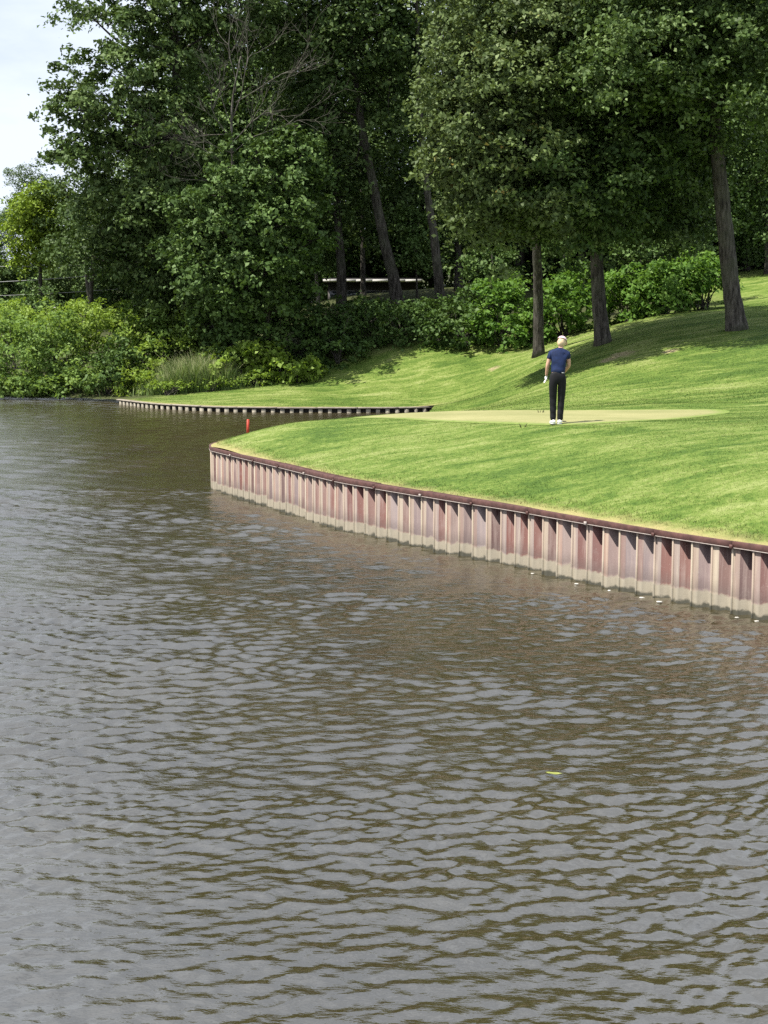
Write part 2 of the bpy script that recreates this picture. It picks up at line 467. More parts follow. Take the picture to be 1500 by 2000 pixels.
CP = []
for x, y in NEAR_WALL: CP.append((x, y, 0.96))
for x, y in BACK_WALL[1:6]: CP.append((x, y, 0.96))
for x, y in BACK_WALL[6:10]: CP.append((x, y, 0.45))
for x, y in EDGING: CP.append((x, y, 0.23))
for x, y in SHORE[1:6]: CP.append((x, y, 0.12))
for px, py, Y in [
    (1090,920,25.0),(1090,826,28.9),(1090,812,32.5),(1090,801,36.0),(1090,797,41),(1090,767,48.5),(1090,736,54),(1090,706,59.5),(1090,679,64),(1090,664,68),(1180,668,60.5),
    (1300,945,22.6),(1300,850,26.5),(1300,822,30.0),(1300,803,35.5),(1270,775,42),(1270,722,49),(1260,672,56),(1260,642,61),(1260,620,66),
    (1440,960,21.3),(1440,860,25.0),(1440,818,30),(1440,785,37),(1440,712,48),(1440,645,56),(1480,605,64),(1490,570,76),(1560,540,78),
    (1600,800,33),(1650,680,48),(1700,600,60),(1700,900,22),
    (950,890,27.5),(950,826,31.0),(950,812,34),(950,803,38),(950,801,44),(950,795,54),(950,764,60.5),(950,724,65),(950,691,68.5),
    (800,870,29.5),(800,826,33),(800,813,35.5),(800,807,38.5),
    (690,865,31),(690,822,34.5),(690,814,36.5),(600,855,32.3),(600,823,35.2),(540,850,33.0),(540,827,35.0),(470,846,34.2),
    (850,782,62),(850,740,66),(850,695,69),(700,778,63.5),(700,752,67),(690,715,70),(600,772,64.5),(600,738,69.5),(500,775,64.5),(500,757,67.5),(400,779,65),(380,762,69),
    (640,610,78),(760,605,78),(860,600,77),(620,588,85),(760,574,90),(900,562,92),(950,600,78),(1100,575,82),(1300,560,82),
    ]:
    CP.append(tuple(at(px, py, Y)))
CP += [(-13,74,1.1),(-20,76,1.1),(-30,78,1.2),(-60,82,1.3),(-12,84,2.6),(-22,90,2.8),(-6,80,2.9),(-6,90,4.0),(-4,104,4.3),(4,104,4.6),(10,112,6.5),(-22,120,4.2),(25,100,7.0),(40,80,7.0),(40,50,4.8),(45,25,3.0),
       (-60,150,6),(0,150,7.5),(60,150,9),(-200,200,9),(200,200,12),(0,300,12),(-400,600,16),(400,600,18),(0,650,18),(400,50,8),(-400,120,3)]
CP = np.array(CP)
_S = 30.0
def _phi(r): return np.where(r > 1e-9, r*r*np.log(r+1e-12), 0.0)
def _tps(C, lam=0.003):
    P = C[:, :2]/_S; n = len(P)
    K = _phi(np.linalg.norm(P[:, None]-P[None], axis=2)) + lam*np.eye(n)
    A = np.zeros((n+3, n+3)); A[:n, :n] = K; A[:n, n] = 1; A[:n, n+1:] = P; A[n, :n] = 1; A[n+1:, :n] = P.T
    return np.linalg.solve(A, np.concatenate([C[:, 2], [0, 0, 0]]))
TW = _tps(CP)
def height(P):
    P = np.atleast_2d(np.asarray(P, float))[:, :2]
    out = np.empty(len(P)); n = len(CP)
    for i in range(0, len(P), 20000):
        q = P[i:i+20000]/_S
        K = _phi(np.linalg.norm(q[:, None]-CP[None, :, :2]/_S, axis=2))
        out[i:i+20000] = K@TW[:n]+TW[n]+q@TW[n+1:]
    return np.clip(out, 0.05, 30)
def gz(x, y): return float(height([[x, y]])[0])

GREEN_PX = [(690,818,35.2),(760,821,34.4),(860,824,32.6),(960,826,30.8),(1090,827,28.95),(1210,825,28.9),(1310,821,30.0),(1400,813,32.2),(1425,808,33.6),(1400,804,35.0),(1300,801,36.0),(1200,800,36.2),(1090,800,36.2),(980,801,37.2),(880,803,38.2),(790,808,37.6),(720,813,36.2)]
green_poly = np.array([at(*p)[:2] for p in GREEN_PX])
def closed_smooth(P, n):
    m = len(P); t = np.arange(n)*m/n; i = t.astype(int); u = (t-i)[:, None]
    a, b, c, d = P[(i-1) % m], P[i % m], P[(i+1) % m], P[(i+2) % m]
    return 0.5*((2*b)+(-a+c)*u+(2*a-5*b+4*c-d)*u*u+(-a+3*b-3*c+d)*u**3)
green_poly = closed_smooth(green_poly, 160)

def lines(a, b, step, lo, hi, grow=1.22):
    v = list(np.arange(a, b+1e-6, step)); s = step
    while v[-1] < hi: s *= grow; v.append(min(hi, v[-1]+s))
    s = step
    while v[0] > lo: s *= grow; v.insert(0, max(lo, v[0]-s))
    return np.array(v)
gx = lines(-13.0, 14.0, 0.26, -410, 410)
gy = lines(17.0, 72.0, 0.26, 6, 690, 1.12)
X, Yg = np.meshgrid(gx, gy)
GP = np.stack([X.ravel(), Yg.ravel()], 1)
ins = inside(GP, LAND)
nx, ny = len(gx), len(gy)
ii = np.arange(nx*ny).reshape(ny, nx)
Q = np.stack([ii[:-1, :-1], ii[:-1, 1:], ii[1:, 1:], ii[1:, :-1]], -1).reshape(-1, 4)
keep = ins[Q].any(1)
Q = Q[keep]
used = np.unique(Q)
outv = used[~ins[used]]
inland_line = outline
dd, qq = nearest(GP[outv], inland_line)
mv = dd < 30
GP[outv[mv]] = qq[mv]
remap = -np.ones(nx*ny, int); remap[used] = np.arange(len(used)); Q = remap[Q]
GPu = GP[used]
d_near, _ = nearest(GPu, np.vstack([near_c[::-1], back_c[1:40]]))
d_edge, _ = nearest(GPu, edge_c)
def uneven(P):
    return 0.5*(0.018*np.sin(1.9*P[:, 0]+0.7*P[:, 1])+0.014*np.sin(0.8*P[:, 0]-2.3*P[:, 1]+1)+0.010*np.sin(3.7*P[:, 0]+3.1*P[:, 1]))
Z = height(GPu)
# gentle unevenness of the turf
d_green = np.where(inside(GPu, green_poly), 0.0, nearest(GPu, np.vstack([green_poly, green_poly[:1]]))[0])
Z += uneven(GPu)*np.clip(d_near/1.5, 0, 1)*np.clip(d_edge/2, 0, 1)*np.clip(d_green/1.5, 0, 1)
edge_a = np.clip(1-d_near/0.55, 0, 1)+0.9*np.clip(1-d_edge/0.7, 0, 1)
bare_a = np.zeros(len(GPu))
for px, py, Y, r in [(1215,700,55.0,0.8),(1190,712,54.5,0.6),(1310,682,53.0,0.45),(965,724,65,0.4)]:
    p = at(px, py, Y)[:2]
    bare_a = np.maximum(bare_a, np.clip(1.0-np.linalg.norm((GPu-p)*[1, 0.6], axis=1)/r*0.7, 0, 1))
xs = GPu[:, 0]; ys = GPu[:, 1]
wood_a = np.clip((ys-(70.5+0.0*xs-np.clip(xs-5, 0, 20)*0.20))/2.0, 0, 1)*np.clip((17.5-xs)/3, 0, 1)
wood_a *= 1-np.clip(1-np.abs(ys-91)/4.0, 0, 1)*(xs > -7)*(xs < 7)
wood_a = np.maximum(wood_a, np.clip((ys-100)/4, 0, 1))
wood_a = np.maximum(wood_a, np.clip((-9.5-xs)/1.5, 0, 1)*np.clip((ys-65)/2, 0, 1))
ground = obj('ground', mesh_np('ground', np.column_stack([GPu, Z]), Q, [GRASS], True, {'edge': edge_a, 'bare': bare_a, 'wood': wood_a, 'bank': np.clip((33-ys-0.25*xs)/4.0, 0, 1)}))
tag(ground, 'sloping mown grass bank and fairway around the pond', kind='structure')

# putting green: its own closely mown sheet a few millimetres above the bank
cx0 = green_poly.mean(0)
rings = 40; V = []; 
for r in range(rings+1):
    V.append(cx0+(green_poly-cx0)*(r/rings))
V = np.vstack(V); m = len(green_poly)
dn, _ = nearest(V, near_c)
Vz = height(V)+0.006
Qg = np.array([(r*m+j, (r+1)*m+j, (r+1)*m+(j+1) % m, r*m+(j+1) % m) for r in range(1, rings) for j in range(m)])
Tg = np.array([(0, m+j, m+(j+1) % m) for j in range(m)])
pg = obj('putting_green', mesh_np('putting_green', np.column_stack([V, Vz]), [Qg, Tg], [GREEN], True, {'rim': np.clip(1-nearest(V, np.vstack([green_poly, green_poly[:1]]))[0]/0.7, 0, 1)}))
tag(pg, 'pale closely mown putting green on top of the bank', kind='structure')

# ------------------------------------------------------------------ water
WL = 0.0
rows = [4.0]
while rows[-1] < 92:
    y = rows[-1]
    rows.append(y+(0.2 if y < 6.5 else 0.027 if y < 12 else 0.04 if y < 21 else 0.08 if y < 34 else 0.22))
rows = np.array(rows); NC = 640
u = np.linspace(0, 1, NC)
XL = -(3.5+0.32*rows); XR = 2.5+0.28*rows
WX = XL[:, None]+(XR-XL)[:, None]*u[None]
WY = np.repeat(rows[:, None], NC, 1)
WX = WX.astype(np.float64); wz = np.zeros_like(WX); lost = np.zeros((len(rows), 1))
spac = np.maximum((XR-XL)/NC, np.gradient(rows))[:, None]
wr = np.random.default_rng(5)
env = 1.0+0.42*np.sin(0.55*WX+0.21*WY+0.5)*np.sin(0.18*WX-0.33*WY+1.2)+0.25*np.sin(1.3*WX+0.4*WY)*np.sin(0.5*WX-0.9*WY+2.0)
for i in range(110):
    lam = math.exp(wr.uniform(math.log(0.09), math.log(0.35))) if i > 9 else wr.uniform(0.5, 1.3)
    th = math.radians(wr.normal(99, 33)); k = 2*math.pi/lam
    slope = (0.031 if i > 9 else 0.018)*wr.uniform(0.6, 1.3)
    amp = slope/k
    att = np.clip((lam/spac-2.4)/2.0, 0, 1)
    lost += slope*slope/2*(1-att**2)
    ph = k*(math.cos(th)*WX+math.sin(th)*WY)+wr.uniform(0, 6.28)+0.5*np.sin(0.8*WX+0.5*WY+i)
    wz += amp*att*(1.0+(0.9*np.clip((WY-13)/14, 0, 1) if lam > 0.2 else 0.0))*(np.sin(ph)+0.20*np.sin(2*ph+1.5))
wz *= env
wz *= np.where(WY > 45, np.clip(1-(WY-45)/25*0.6, 0.4, 1), 1.0)
# the skirt beyond the finely divided part
wv = np.stack([WX, WY, WL+wz], -1).reshape(-1, 3)
wi = np.arange(len(rows)*NC).reshape(len(rows), NC)
WQ = np.stack([wi[:-1, :-1], wi[:-1, 1:], wi[1:, 1:], wi[1:, :-1]], -1).reshape(-1, 4)
n0 = len(wv)
lv = np.array([[-430, y, WL] for y in rows[::12]]); rv = np.array([[330, y, WL] for y in rows[::12]])
ex = [(-430, -300, WL), (330, -300, WL), (XL[0], rows[0], WL), (XR[0], rows[0], WL)]
SK = []
Lb = [(-430, -300, -0.004), (330, -300, -0.004), (330, 4.0, -0.004), (-430, 4.0, -0.004)]
wv = np.vstack([wv, Lb]); SK.append((n0, n0+1, n0+2, n0+3)); n0 += 4
# left and right skirts follow the slanted sides
Ls = [(-430, 4.0, -0.004), (XL[0], 4.0, -0.004), (XL[-1], rows[-1], -0.004), (-430, rows[-1], -0.004)]
Rs = [(XR[0], 4.0, -0.004), (330, 4.0, -0.004), (330, rows[-1], -0.004), (XR[-1], rows[-1], -0.004)]
wv = np.vstack([wv, Ls, Rs]); SK += [(n0, n0+1, n0+2, n0+3), (n0+4, n0+5, n0+6, n0+7)]
rough_a = np.sqrt(0.07*np.sqrt(2*np.repeat(lost, NC, 1))).reshape(-1); rough_a = np.concatenate([np.maximum(0.03, rough_a), np.full(len(wv)-len(rough_a), 0.12)])
water = obj('water', mesh_np('water', wv, np.vstack([WQ, SK]), [WATER], True, {'ruffle': rough_a}))
tag(water, 'rippled murky brown pond water', kind='structure')

# ------------------------------------------------------------------ sheet pile wall
PITCH = 0.345
wall = empty('sheet_pile_wall', (near_c[0][0], near_c[0][1], 0))
tag(wall, 'corrugated maroon sheet pile wall with dark cap holding up the putting green bank', 'retaining wall')
front = densify(NEAR_WALL, 0.02)
backl = densify(BACK_WALL, 0.02)
def along(line):
    s = np.concatenate([[0], np.cumsum(np.linalg.norm(np.diff(line, axis=0), axis=1))]); return s
def station(line, s, q):
    return np.array([np.interp(q, s, line[:, 0]), np.interp(q, s, line[:, 1])])

DEP = 0.10
prof = [(-0.005,0.0),(0.115,0.0),(0.185,-DEP),(0.290,-DEP),(0.350,0.0)]
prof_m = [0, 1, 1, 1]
th = 0.012
def pile_mesh(kind):
    V = []; Q = []; fm = []
    off = kind*0.008
    pr = [(x+(off if 0 < k < 3 else 0), y) for k, (x, y) in enumerate(prof)]
    n = len(pr)
    for z in (-0.6, 0.94):
        for x, y in pr: V.append((x, y, z))
        for x, y in pr: V.append((x+0.004, y-th, z))
    N2 = 2*n
    for i in range(n-1):
        Q.append((i, i+1, N2+i+1, N2+i)); fm.append(prof_m[i])
        Q.append((n+i+1, n+i, N2+n+i, N2+n+i+1)); fm.append(1)
        Q.append((N2+i, N2+i+1, N2+n+i+1, N2+n+i)); fm.append(1)
    Q.append((0, N2, N2+n, n)); fm.append(0); Q.append((n-1, n+n-1, N2+n+n-1, N2+n-1)); fm.append(1)
    # interlock rib: a narrow rounded bead standing proud at the joint
    b = len(V)
    bead = [(-0.014, 0.002), (-0.008, 0.016), (0.010, 0.016), (0.016, 0.002)]
    for z in (-0.6, 0.925):
        for x, y in bead: V.append((x, y, z))
    for i in range(3): Q.append((b+i, b+i+1, b+4+i+1, b+4+i)); fm.append(2)
    Q.append((b+4, b+5, b+6, b+7)); fm.append(2)
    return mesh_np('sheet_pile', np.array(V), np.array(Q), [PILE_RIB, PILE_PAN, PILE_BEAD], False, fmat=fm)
pile_meshes = [pile_mesh(k) for k in (-1, 0, 1, 2)]
prng = np.random.default_rng(3)
wall_inv = Vector(wall.location)
def run_wall(line, flip, n_max=None):
    s = along(line); n = int(s[-1]/PITCH)
    if n_max: n = min(n, n_max)
    for i in range(n):
        a = station(line, s, i*PITCH); b = station(line, s, (i+1)*PITCH)
        t = (b-a); L = np.linalg.norm(t); t /= L
        ang = math.atan2(t[1], t[0])
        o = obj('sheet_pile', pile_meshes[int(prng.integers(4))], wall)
        if not flip:
            # t runs from far to near; local +y must point to the water (left of land)
            o.location = (a[0]-wall_inv.x, a[1]-wall_inv.y, 0.0)
            o.rotation_euler = (0, 0, ang); o.scale = (L/PITCH, -1, 1)
        else:
            o.location = (a[0]-wall_inv.x, a[1]-wall_inv.y, 0.0)
            o.rotation_euler = (0, 0, ang); o.scale = (L/PITCH, 1, 1)
        o.location.z += float(prng.normal(0, 0.006)); o.rotation_euler.z += float(prng.normal(0, 0.02)); o.rotation_euler.x = float(prng.normal(0, 0.006))
run_wall(front, False)
run_wall(backl, True, 30)

def sweep(line, s0, s1, sec, ztop, nseg=6):
    """sweep a closed section (n, z) along a stretch of line; n positive towards the water on the right-hand side of travel"""
    s = along(line); P = []
    qs = np.linspace(s0, s1, nseg+1)
    k = len(sec)
    for q in qs:
        p = station(line, s, q); d = station(line, s, q+0.05)-station(line, s, q-0.05); d /= np.linalg.norm(d)
        nrm = np.array([d[1], -d[0]])
        for a, z in sec: P.append((p[0]+nrm[0]*a, p[1]+nrm[1]*a, z))
    Q = [(i*k+j, (i+1)*k+j, (i+1)*k+(j+1) % k, i*k+(j+1) % k) for i in range(nseg) for j in range(k)]
    return np.array(P), Q, [tuple(range(k)), tuple(nseg*k+j for j in range(k))[::-1]]

def cap_run(line, sign, n_seg_max=None):
    s = along(line); L = s[-1]; step = 4*PITCH
    n = int(L/step)
    if n_seg_max: n = min(n, n_seg_max)
    sec = [(-0.20*sign, 0.985), (0.031*sign, 0.985), (0.034*sign, 0.982), (0.034*sign, 0.908), (0.031*sign, 0.905), (-0.20*sign, 0.905)]
    for i in range(n):
        dz = float(prng.normal(0, 0.003))
        P, Qs, ends = sweep(line, i*step+(0.004 if i else 0), (i+1)*step-0.004, [(a, z+dz) for a, z in sec], 1.0)
        mb = MB(); mb.add(P, Qs+[]); 
        me = None
        fl = [np.array(Qs), np.array(ends)]
        me = mesh_np('cap_rail', P, fl, [CAP])
        o = obj('cap_rail', me, wall); o.location = (-wall_inv.x, -wall_inv.y, 0)
        # pale weld strip along the lower lip, and the joint bracket
        P, Qs, ends = sweep(line, i*step+0.01, (i+1)*step-0.01, [(0.028*sign, 0.904+dz), (0.0385*sign, 0.904+dz), (0.0385*sign, 0.894+dz), (0.028*sign, 0.894+dz)], 1.0)
        w = obj('weld_strip', mesh_np('weld_strip', P, [np.array(Qs), np.array(ends)], [STEEL]), o)
        p = station(line, s, (i+1)*step); d = station(line, s, (i+1)*step+0.05)-station(line, s, (i+1)*step-0.05); d /= np.linalg.norm(d)
        R = np.array([[d[0], d[1]*sign, 0], [d[1], -d[0]*sign, 0], [0, 0, 1]])
        mb = MB(); mb.box((0, 0, 0), (0.05, 0.022, 0.05), R=None)
        V = np.concatenate(mb.V) @ R.T + np.array([p[0]+d[1]*sign*0.046, p[1]-d[0]*sign*0.046, 0.915])
        obj('joint_bracket', mesh_np('joint_bracket', V, np.array(mb.Q), [CAP if i % 3 else STEEL]), o)
cap_run(front, 1.0)
cap_run(backl, -1.0, 8)

# ------------------------------------------------------------------ timber edging of the far bank
edg = empty('timber_edging', (0, 60.4, 0))
tag(edg, 'low timber edging with pale posts and grey cap board along the far bank', 'edging')
el = densify(EDGING, 0.02); es = along(el)
q = 0.15; k = 0
while q < es[-1]-0.1:
    p = station(el, es, q); d = station(el, es, q+0.05)-station(el, es, q-0.05); d /= np.linalg.norm(d)
    mb = MB()
    R = np.array([[d[0], -d[1], 0], [d[1], d[0], 0], [0, 0, 1]])
    h = 0.14+prng.normal(0, 0.008)
    mb.box((0, 0, 0), (0.17+prng.normal(0, 0.012), 0.11, 0.5), taper=0.97)
    V = np.concatenate(mb.V) @ R.T + np.array([p[0]-d[1]*0.06, p[1]+d[0]*0.06-0.0, h-0.25]) - np.array([0, 60.4, 0])
    # the posts stand on the water side of the boards
    V[:, :2] += np.array([d[1], -d[0]])*0.0
    obj('post', mesh_np('post', V, np.array(mb.Q), [TIMBER_POST]), edg)
    q += 0.388; k += 1
def swept_part(name, line, s0, s1, sec, mat, parent, org, nseg=60):
    P, Qs, ends = sweep(line, s0, s1, sec, 0, nseg)
    return obj(name, mesh_np(name, P-np.array([org[0], org[1], 0]), [np.array(Qs), np.array(ends)], [mat]), parent)
swept_part('back_board', el, 0.02, es[-1]-0.02, [(0.02, -0.4), (0.02, 0.168), (0.06, 0.168), (0.06, -0.4)], TIMBER_DARK, edg, (0, 60.4))
nb = 10
for i in range(nb):
    a = es[-1]*i/nb+0.008; b = es[-1]*(i+1)/nb-0.008
    z = float(prng.normal(0.172, 0.004))
    swept_part('cap_board', el, a, b, [(-0.135, z), (-0.135, z+0.05), (0.10, z+0.05), (0.10, z)], TIMBER, edg, (0, 60.4), 8)

# ------------------------------------------------------------------ foliage
UP = np.array([0, 0, 1.0])
def unit(v): return v/(np.linalg.norm(v, axis=-1, keepdims=True)+1e-9)

def foliage(lobes, r, leaf=0.17, density=70, clump=0.55, per=34, ground_clip=True, lower=0.6, ragged=0.20, narrow=0.62, stick=0.13):
    """lobes: list of (centre, radii, weight). returns leaf-mesh arrays and clump centres per lobe"""
    C = []; N = []; R = []; S = []; centres = []
    for c, rad, wgt in lobes:
        c = np.asarray(c, float); rad = np.asarray(rad, float)
        a, b, d = rad
        area = 4*math.pi*(((a*b)**1.6+(a*d)**1.6+(b*d)**1.6)/3)**(1/1.6)
        n = max(3, int(area*density*wgt/per))
        dr = unit(r.normal(size=(n*2, 3)))
        keep = (dr[:, 2] > -0.15) | (r.random(len(dr)) < lower)
        dr = dr[keep][:n]; n = len(dr)
        ph = r.uniform(0, 6.28, 6)
        f = 1+ragged*(np.sin(3.1*dr[:, 0]+ph[0])*np.sin(2.7*dr[:, 1]+ph[1])+0.8*np.sin(6.3*dr[:, 2]+4*dr[:, 0]+ph[2])*np.sin(5*dr[:, 1]+ph[3]))
        depth = 1-0.55*r.random(n)**2.2
        far = r.random(n) < stick
        depth = np.where(far, 1.0+0.34*r.random(n), depth)
        pc = c+dr*rad*(f*depth)[:, None]
        centres.append(pc)
        cr = clump*r.uniform(0.55, 1.35, n)
        tint = r.random(n)
        nl = np.maximum(5, (per*r.uniform(0.6, 1.4, n)*(cr/clump)**1.5).astype(int))
        idx = np.repeat(np.arange(n), nl); M = len(idx)
        out = dr[idx]
        g = r.normal(size=(M, 3))*np.array([0.50, 0.50, 0.24])
        # sprays: pushed outwards and drooping at the rim
        rad2 = np.linalg.norm(g[:, :2], axis=1)
        g[:, 2] -= 0.35*rad2**2
        p = pc[idx]+g*cr[idx, None]+out*np.array([1, 1, 0.3])*(r.random((M, 1))*0.35*cr[idx, None])
        nrm = unit(0.75*UP+0.45*out+0.62*r.normal(size=(M, 3)))
        C.append(p); N.append(nrm); S.append(leaf*r.uniform(0.65, 1.3, M)); R.append(np.clip(0.5*tint[idx]+0.5*r.random(M), 0, 1))
    C = np.concatenate(C); N = np.concatenate(N); S = np.concatenate(S); R = np.concatenate(R)
    if ground_clip:
        k = C[:, 2] > height(C)+0.03
        C, N, S, R = C[k], N[k], S[k], R[k]
    return leaf_arrays(C, N, S, R, r, narrow), centres

def leaf_arrays(C, N, S, R, r, narrow=0.62):
    d = unit(np.cross(N, r.normal(size=C.shape))); s = np.cross(N, d)
    L = S[:, None]*0.5; W = L*narrow
    bend = N*(S*0.10)[:, None]
    V = np.empty((len(C), 4, 3))
    V[:, 0] = C-d*L-bend; V[:, 1] = C-s*W+bend*0.9+d*L*0.1; V[:, 2] = C+d*L-bend; V[:, 3] = C+s*W+bend*0.9+d*L*0.1
    Q = np.arange(len(C)*4).reshape(-1, 4)
    return V.reshape(-1, 3), Q, np.repeat(R, 4)

def leaf_obj(name, arr, mat, parent, org):
    V, Q, R = arr
    return obj(name, mesh_np(name, V-np.asarray(org), Q, [mat], False, {'rnd': R}), parent)

def smooth_path(P, n):
    P = np.asarray(P, float)
    Q = np.vstack([2*P[0]-P[1], P, 2*P[-1]-P[-2]]); out = []
    for i in range(1, len(Q)-2):
        for t in np.linspace(0, 1, n, endpoint=False):
            a, b, c, d = Q[i-1], Q[i], Q[i+1], Q[i+2]
            out.append(0.5*((2*b)+(-a+c)*t+(2*a-5*b+4*c-d)*t*t+(-a+3*b-3*c+d)*t**3))
    out.append(P[-1]); return np.array(out)

def trunk_shape(P, r0, r1, rr, flare=1.3, k=14):
    """P world polyline; returns MB"""
    Q = smooth_path(P, 7); n = len(Q)
    s = np.linspace(0, 1, n)
    rad = r0*(1-s)+r1*s
    d0 = np.linalg.norm(Q-Q[0], axis=1)
    rad = rad*(1+(flare-1)*np.exp(-d0/(r0*1.5)))
    ph = rr.uniform(0, 6.28, 4)
    wob = [[1+0.10*math.exp(-d0[i]/(3*r0))*math.sin(5*2*math.pi*j/k+ph[0])+0.04*math.sin(3*2*math.pi*j/k+ph[1]+i*0.4)+0.03*rr.normal() for j in range(k)] for i in range(n)]
    Q = Q+rr.normal(0, 0.02*r0, Q.shape)
    mb = MB(); mb.tube(Q, rad, k, wob=wob)
    return mb, Q, rad

def limb_shapes(Q, rad, centres, lobes, rr, sub=5, lo=0.55):
    out = []
    for (c, r_, w), pc in zip(lobes, centres):
        c = np.asarray(c, float)
        # leaves the trunk below the lobe
        zt = c[2]-0.55*np.linalg.norm(Q[:, :2]-c[:2], axis=1)
        i = int(np.argmin(np.abs(Q[:, 2]-zt)))
        i = max(int(len(Q)*lo), min(len(Q)-2, i))
        a = Q[i]; ln = np.linalg.norm(c-a)
        if ln < 0.6: continue
        mb = MB()
        b = a+(c-a)*0.5+np.array([rr.normal(0, 0.08)*ln, rr.normal(0, 0.08)*ln, -0.05*ln])
        pth = smooth_path([a, b, c], 5)
        r0 = min(rad[i]*0.5, 0.014*ln+0.04)
        mb.tube(pth, np.linspace(r0, 0.03, len(pth)), 6)
        if len(pc):
            for j in rr.choice(len(pc), min(sub, len(pc)), replace=False):
                m = pth[int(rr.integers(len(pth)//2, len(pth)))]
                e = pc[j]
                mid = (m+e)/2+rr.normal(0, 0.12, 3)
                pp = smooth_path([m, mid, e], 4)
                mb.tube(pp, np.linspace(0.032, 0.008, len(pp)), 4, caps=False)
        out.append(mb)
    return out

def tree(name, label, trunk, r0, r1, lobes, mat, bark=None, group=None, seed=0, sub=5, **kw):
    """trunk: list of (px,py,Y) from the base; lobes: (px,py,Y, rx_px, ry_px, depth_m[, weight])"""
    rr = np.random.default_rng(1000+seed)
    P = [at(*t) for t in trunk]
    base = P[0].copy(); base[2] = gz(base[0], base[1])-0.12; P[0] = base
    o = empty(name, base)
    tag(o, label, 'tree', group)
    LB = []
    for l in lobes:
        c = at(*l[:3]); s = l[2]/F
        LB.append((c, (l[3]*s, l[5], l[4]*s), l[6] if len(l) > 6 else 1.0))
    arr, cen = foliage(LB, rr, **kw)
    mb, Q, rad = trunk_shape(np.array(P), r0, r1, rr)
    for v in mb.V: v -= base
    mb.build('trunk', bark or BARK, o, True)
    for lm in limb_shapes(Q, rad, cen, LB, rr, sub):
        for v in lm.V: v -= base
        lm.build('limb', bark or BARK, o, True)
    leaf_obj('crown', arr, mat, o, base)
    return o

def shrub(name, label, lobes, mat, group=None, seed=0, cat='shrub', **kw):
    rr = np.random.default_rng(2000+seed)
    LB = []
    for l in lobes:
        c = at(*l[:3]); s = l[2]/F
        LB.append((c, (l[3]*s, l[5], l[4]*s), l[6] if len(l) > 6 else 1.0))
    c0 = LB[0][0]; base = np.array([c0[0], c0[1], gz(c0[0], c0[1])-0.05])
    o = empty(name, base); tag(o, label, cat, group)
    kw.setdefault('stick', 0.16); kw.setdefault('lower', 0.8); kw.setdefault('clump', 0.36); kw.setdefault('per', 26)
    arr, cen = foliage(LB, rr, **kw)
    leaf_obj('foliage', arr, mat, o, base)
    mb = MB()
    for (c, r_, w), pc in zip(LB, cen):
        for j in rr.choice(len(pc), min(7, len(pc)), replace=False):
            s = base+np.array([rr.normal(0, 0.15), rr.normal(0, 0.15), 0])
            pp = smooth_path([s, (s+pc[j])/2+np.array([rr.normal(0, .1), rr.normal(0, .1), 0.15]), pc[j]], 4)
            mb.tube(pp, np.linspace(0.03, 0.008, len(pp)), 5, caps=False)
    for v in mb.V: v -= base
    mb.build('stems', BARK, o, True)
    return o

# ------------------------------------------------------------------ the trees one can tell apart
tree('oak_tree', 'tall oak with thick straight dark trunk near the right edge of the fairway',
     [(1440,645,56),(1424,520,56),(1406,350,56),(1395,230,56),(1388,80,56),(1400,-120,56),(1410,-260,56)], 0.35, 0.10,
     [(1290,95,54,115,80,3.2,1.1),(1190,150,53,90,66,2.6,1.1),(1240,30,54,120,75,3.0),(1330,180,53.5,80,45,2.2,1.1),(1490,60,54,120,95,3.2),(1530,175,51.5,62,90,2.4),(1390,-40,54,190,130,4.5,0.8),(1500,-130,56,180,130,4,0.6),(1300,-160,55,190,120,4.5,0.6),(1410,-290,56,190,110,4,0.45),(1400,-430,57,170,100,3.6,0.35),(1420,-540,57,110,70,2.6,0.3),(1420,170,58,120,90,2.5,1.0),(1420,60,54,110,80,3,1.0),(1340,270,57,90,60,2.4,0.9)],
     LEAF['oak'], seed=1, leaf=0.20, density=98, clump=0.52, per=58, ragged=0.30)
tree('oak_tree', 'leafy oak on the slope, its trunk just right of the golfer',
     [(1178,668,60),(1168,560,60),(1163,450,60),(1156,330,60),(1148,150,60),(1140,-50,60),(1130,-200,60)], 0.31, 0.08,
     [(1140,330,58,150,120,4.5,0.85),(1180,210,58,140,110,4,0.85),(1250,330,59,120,105,4,0.85),(1100,415,58,110,70,3.4,0.9),(1240,425,60,100,50,3.0,0.9),(1090,60,58,150,120,4,0.8),(1130,-110,59,200,120,4.5,0.5),(1100,-240,60,160,90,3.5,0.4),(1130,-390,60,180,110,3.6,0.35),(1140,-520,60,110,70,2.6,0.3),(1330,350,61,90,110,3,0.85),(1170,425,57,80,40,2.6,0.8),(1345,450,60,40,40,1.4,1.0),(1130,380,55.5,90,60,2.6,1.1),(1200,300,56,90,80,2.6,1.0)],
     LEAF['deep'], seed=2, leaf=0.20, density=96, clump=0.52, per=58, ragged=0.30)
tree('oak_tree', 'broad olive green oak with its sunlit left side over the middle trunks',
     [(1053,675,64),(1051,580,63.8),(1048,480,63),(1040,330,62),(1010,180,60),(980,20,59),(960,-130,59)], 0.235, 0.07,
     [(1000,300,56,115,115,3.6,1.1),(918,335,55.5,74,90,2.8,1.15),(906,220,55.5,68,85,2.8,1.15),(970,170,55.5,120,95,3.4,1.1),(918,110,56,62,75,2.6,1.1),(1010,60,56,125,85,3.4,1.0),(912,415,56,46,44,2.0,1.1),(985,420,57,95,62,3.0,1.0),(960,-40,58,130,80,3,0.6),(980,-180,59,160,90,3.4,0.45),(960,-310,60,150,90,3.2,0.35),(970,-420,60,90,60,2.2,0.3),(1050,415,55,70,45,2.4,0.9),(850,330,55.5,20,34,0.9,1.0),(860,30,56,26,26,1.0,0.9)],
     LEAF['olive'], seed=3, leaf=0.195, density=92, clump=0.48, per=58, ragged=0.30)
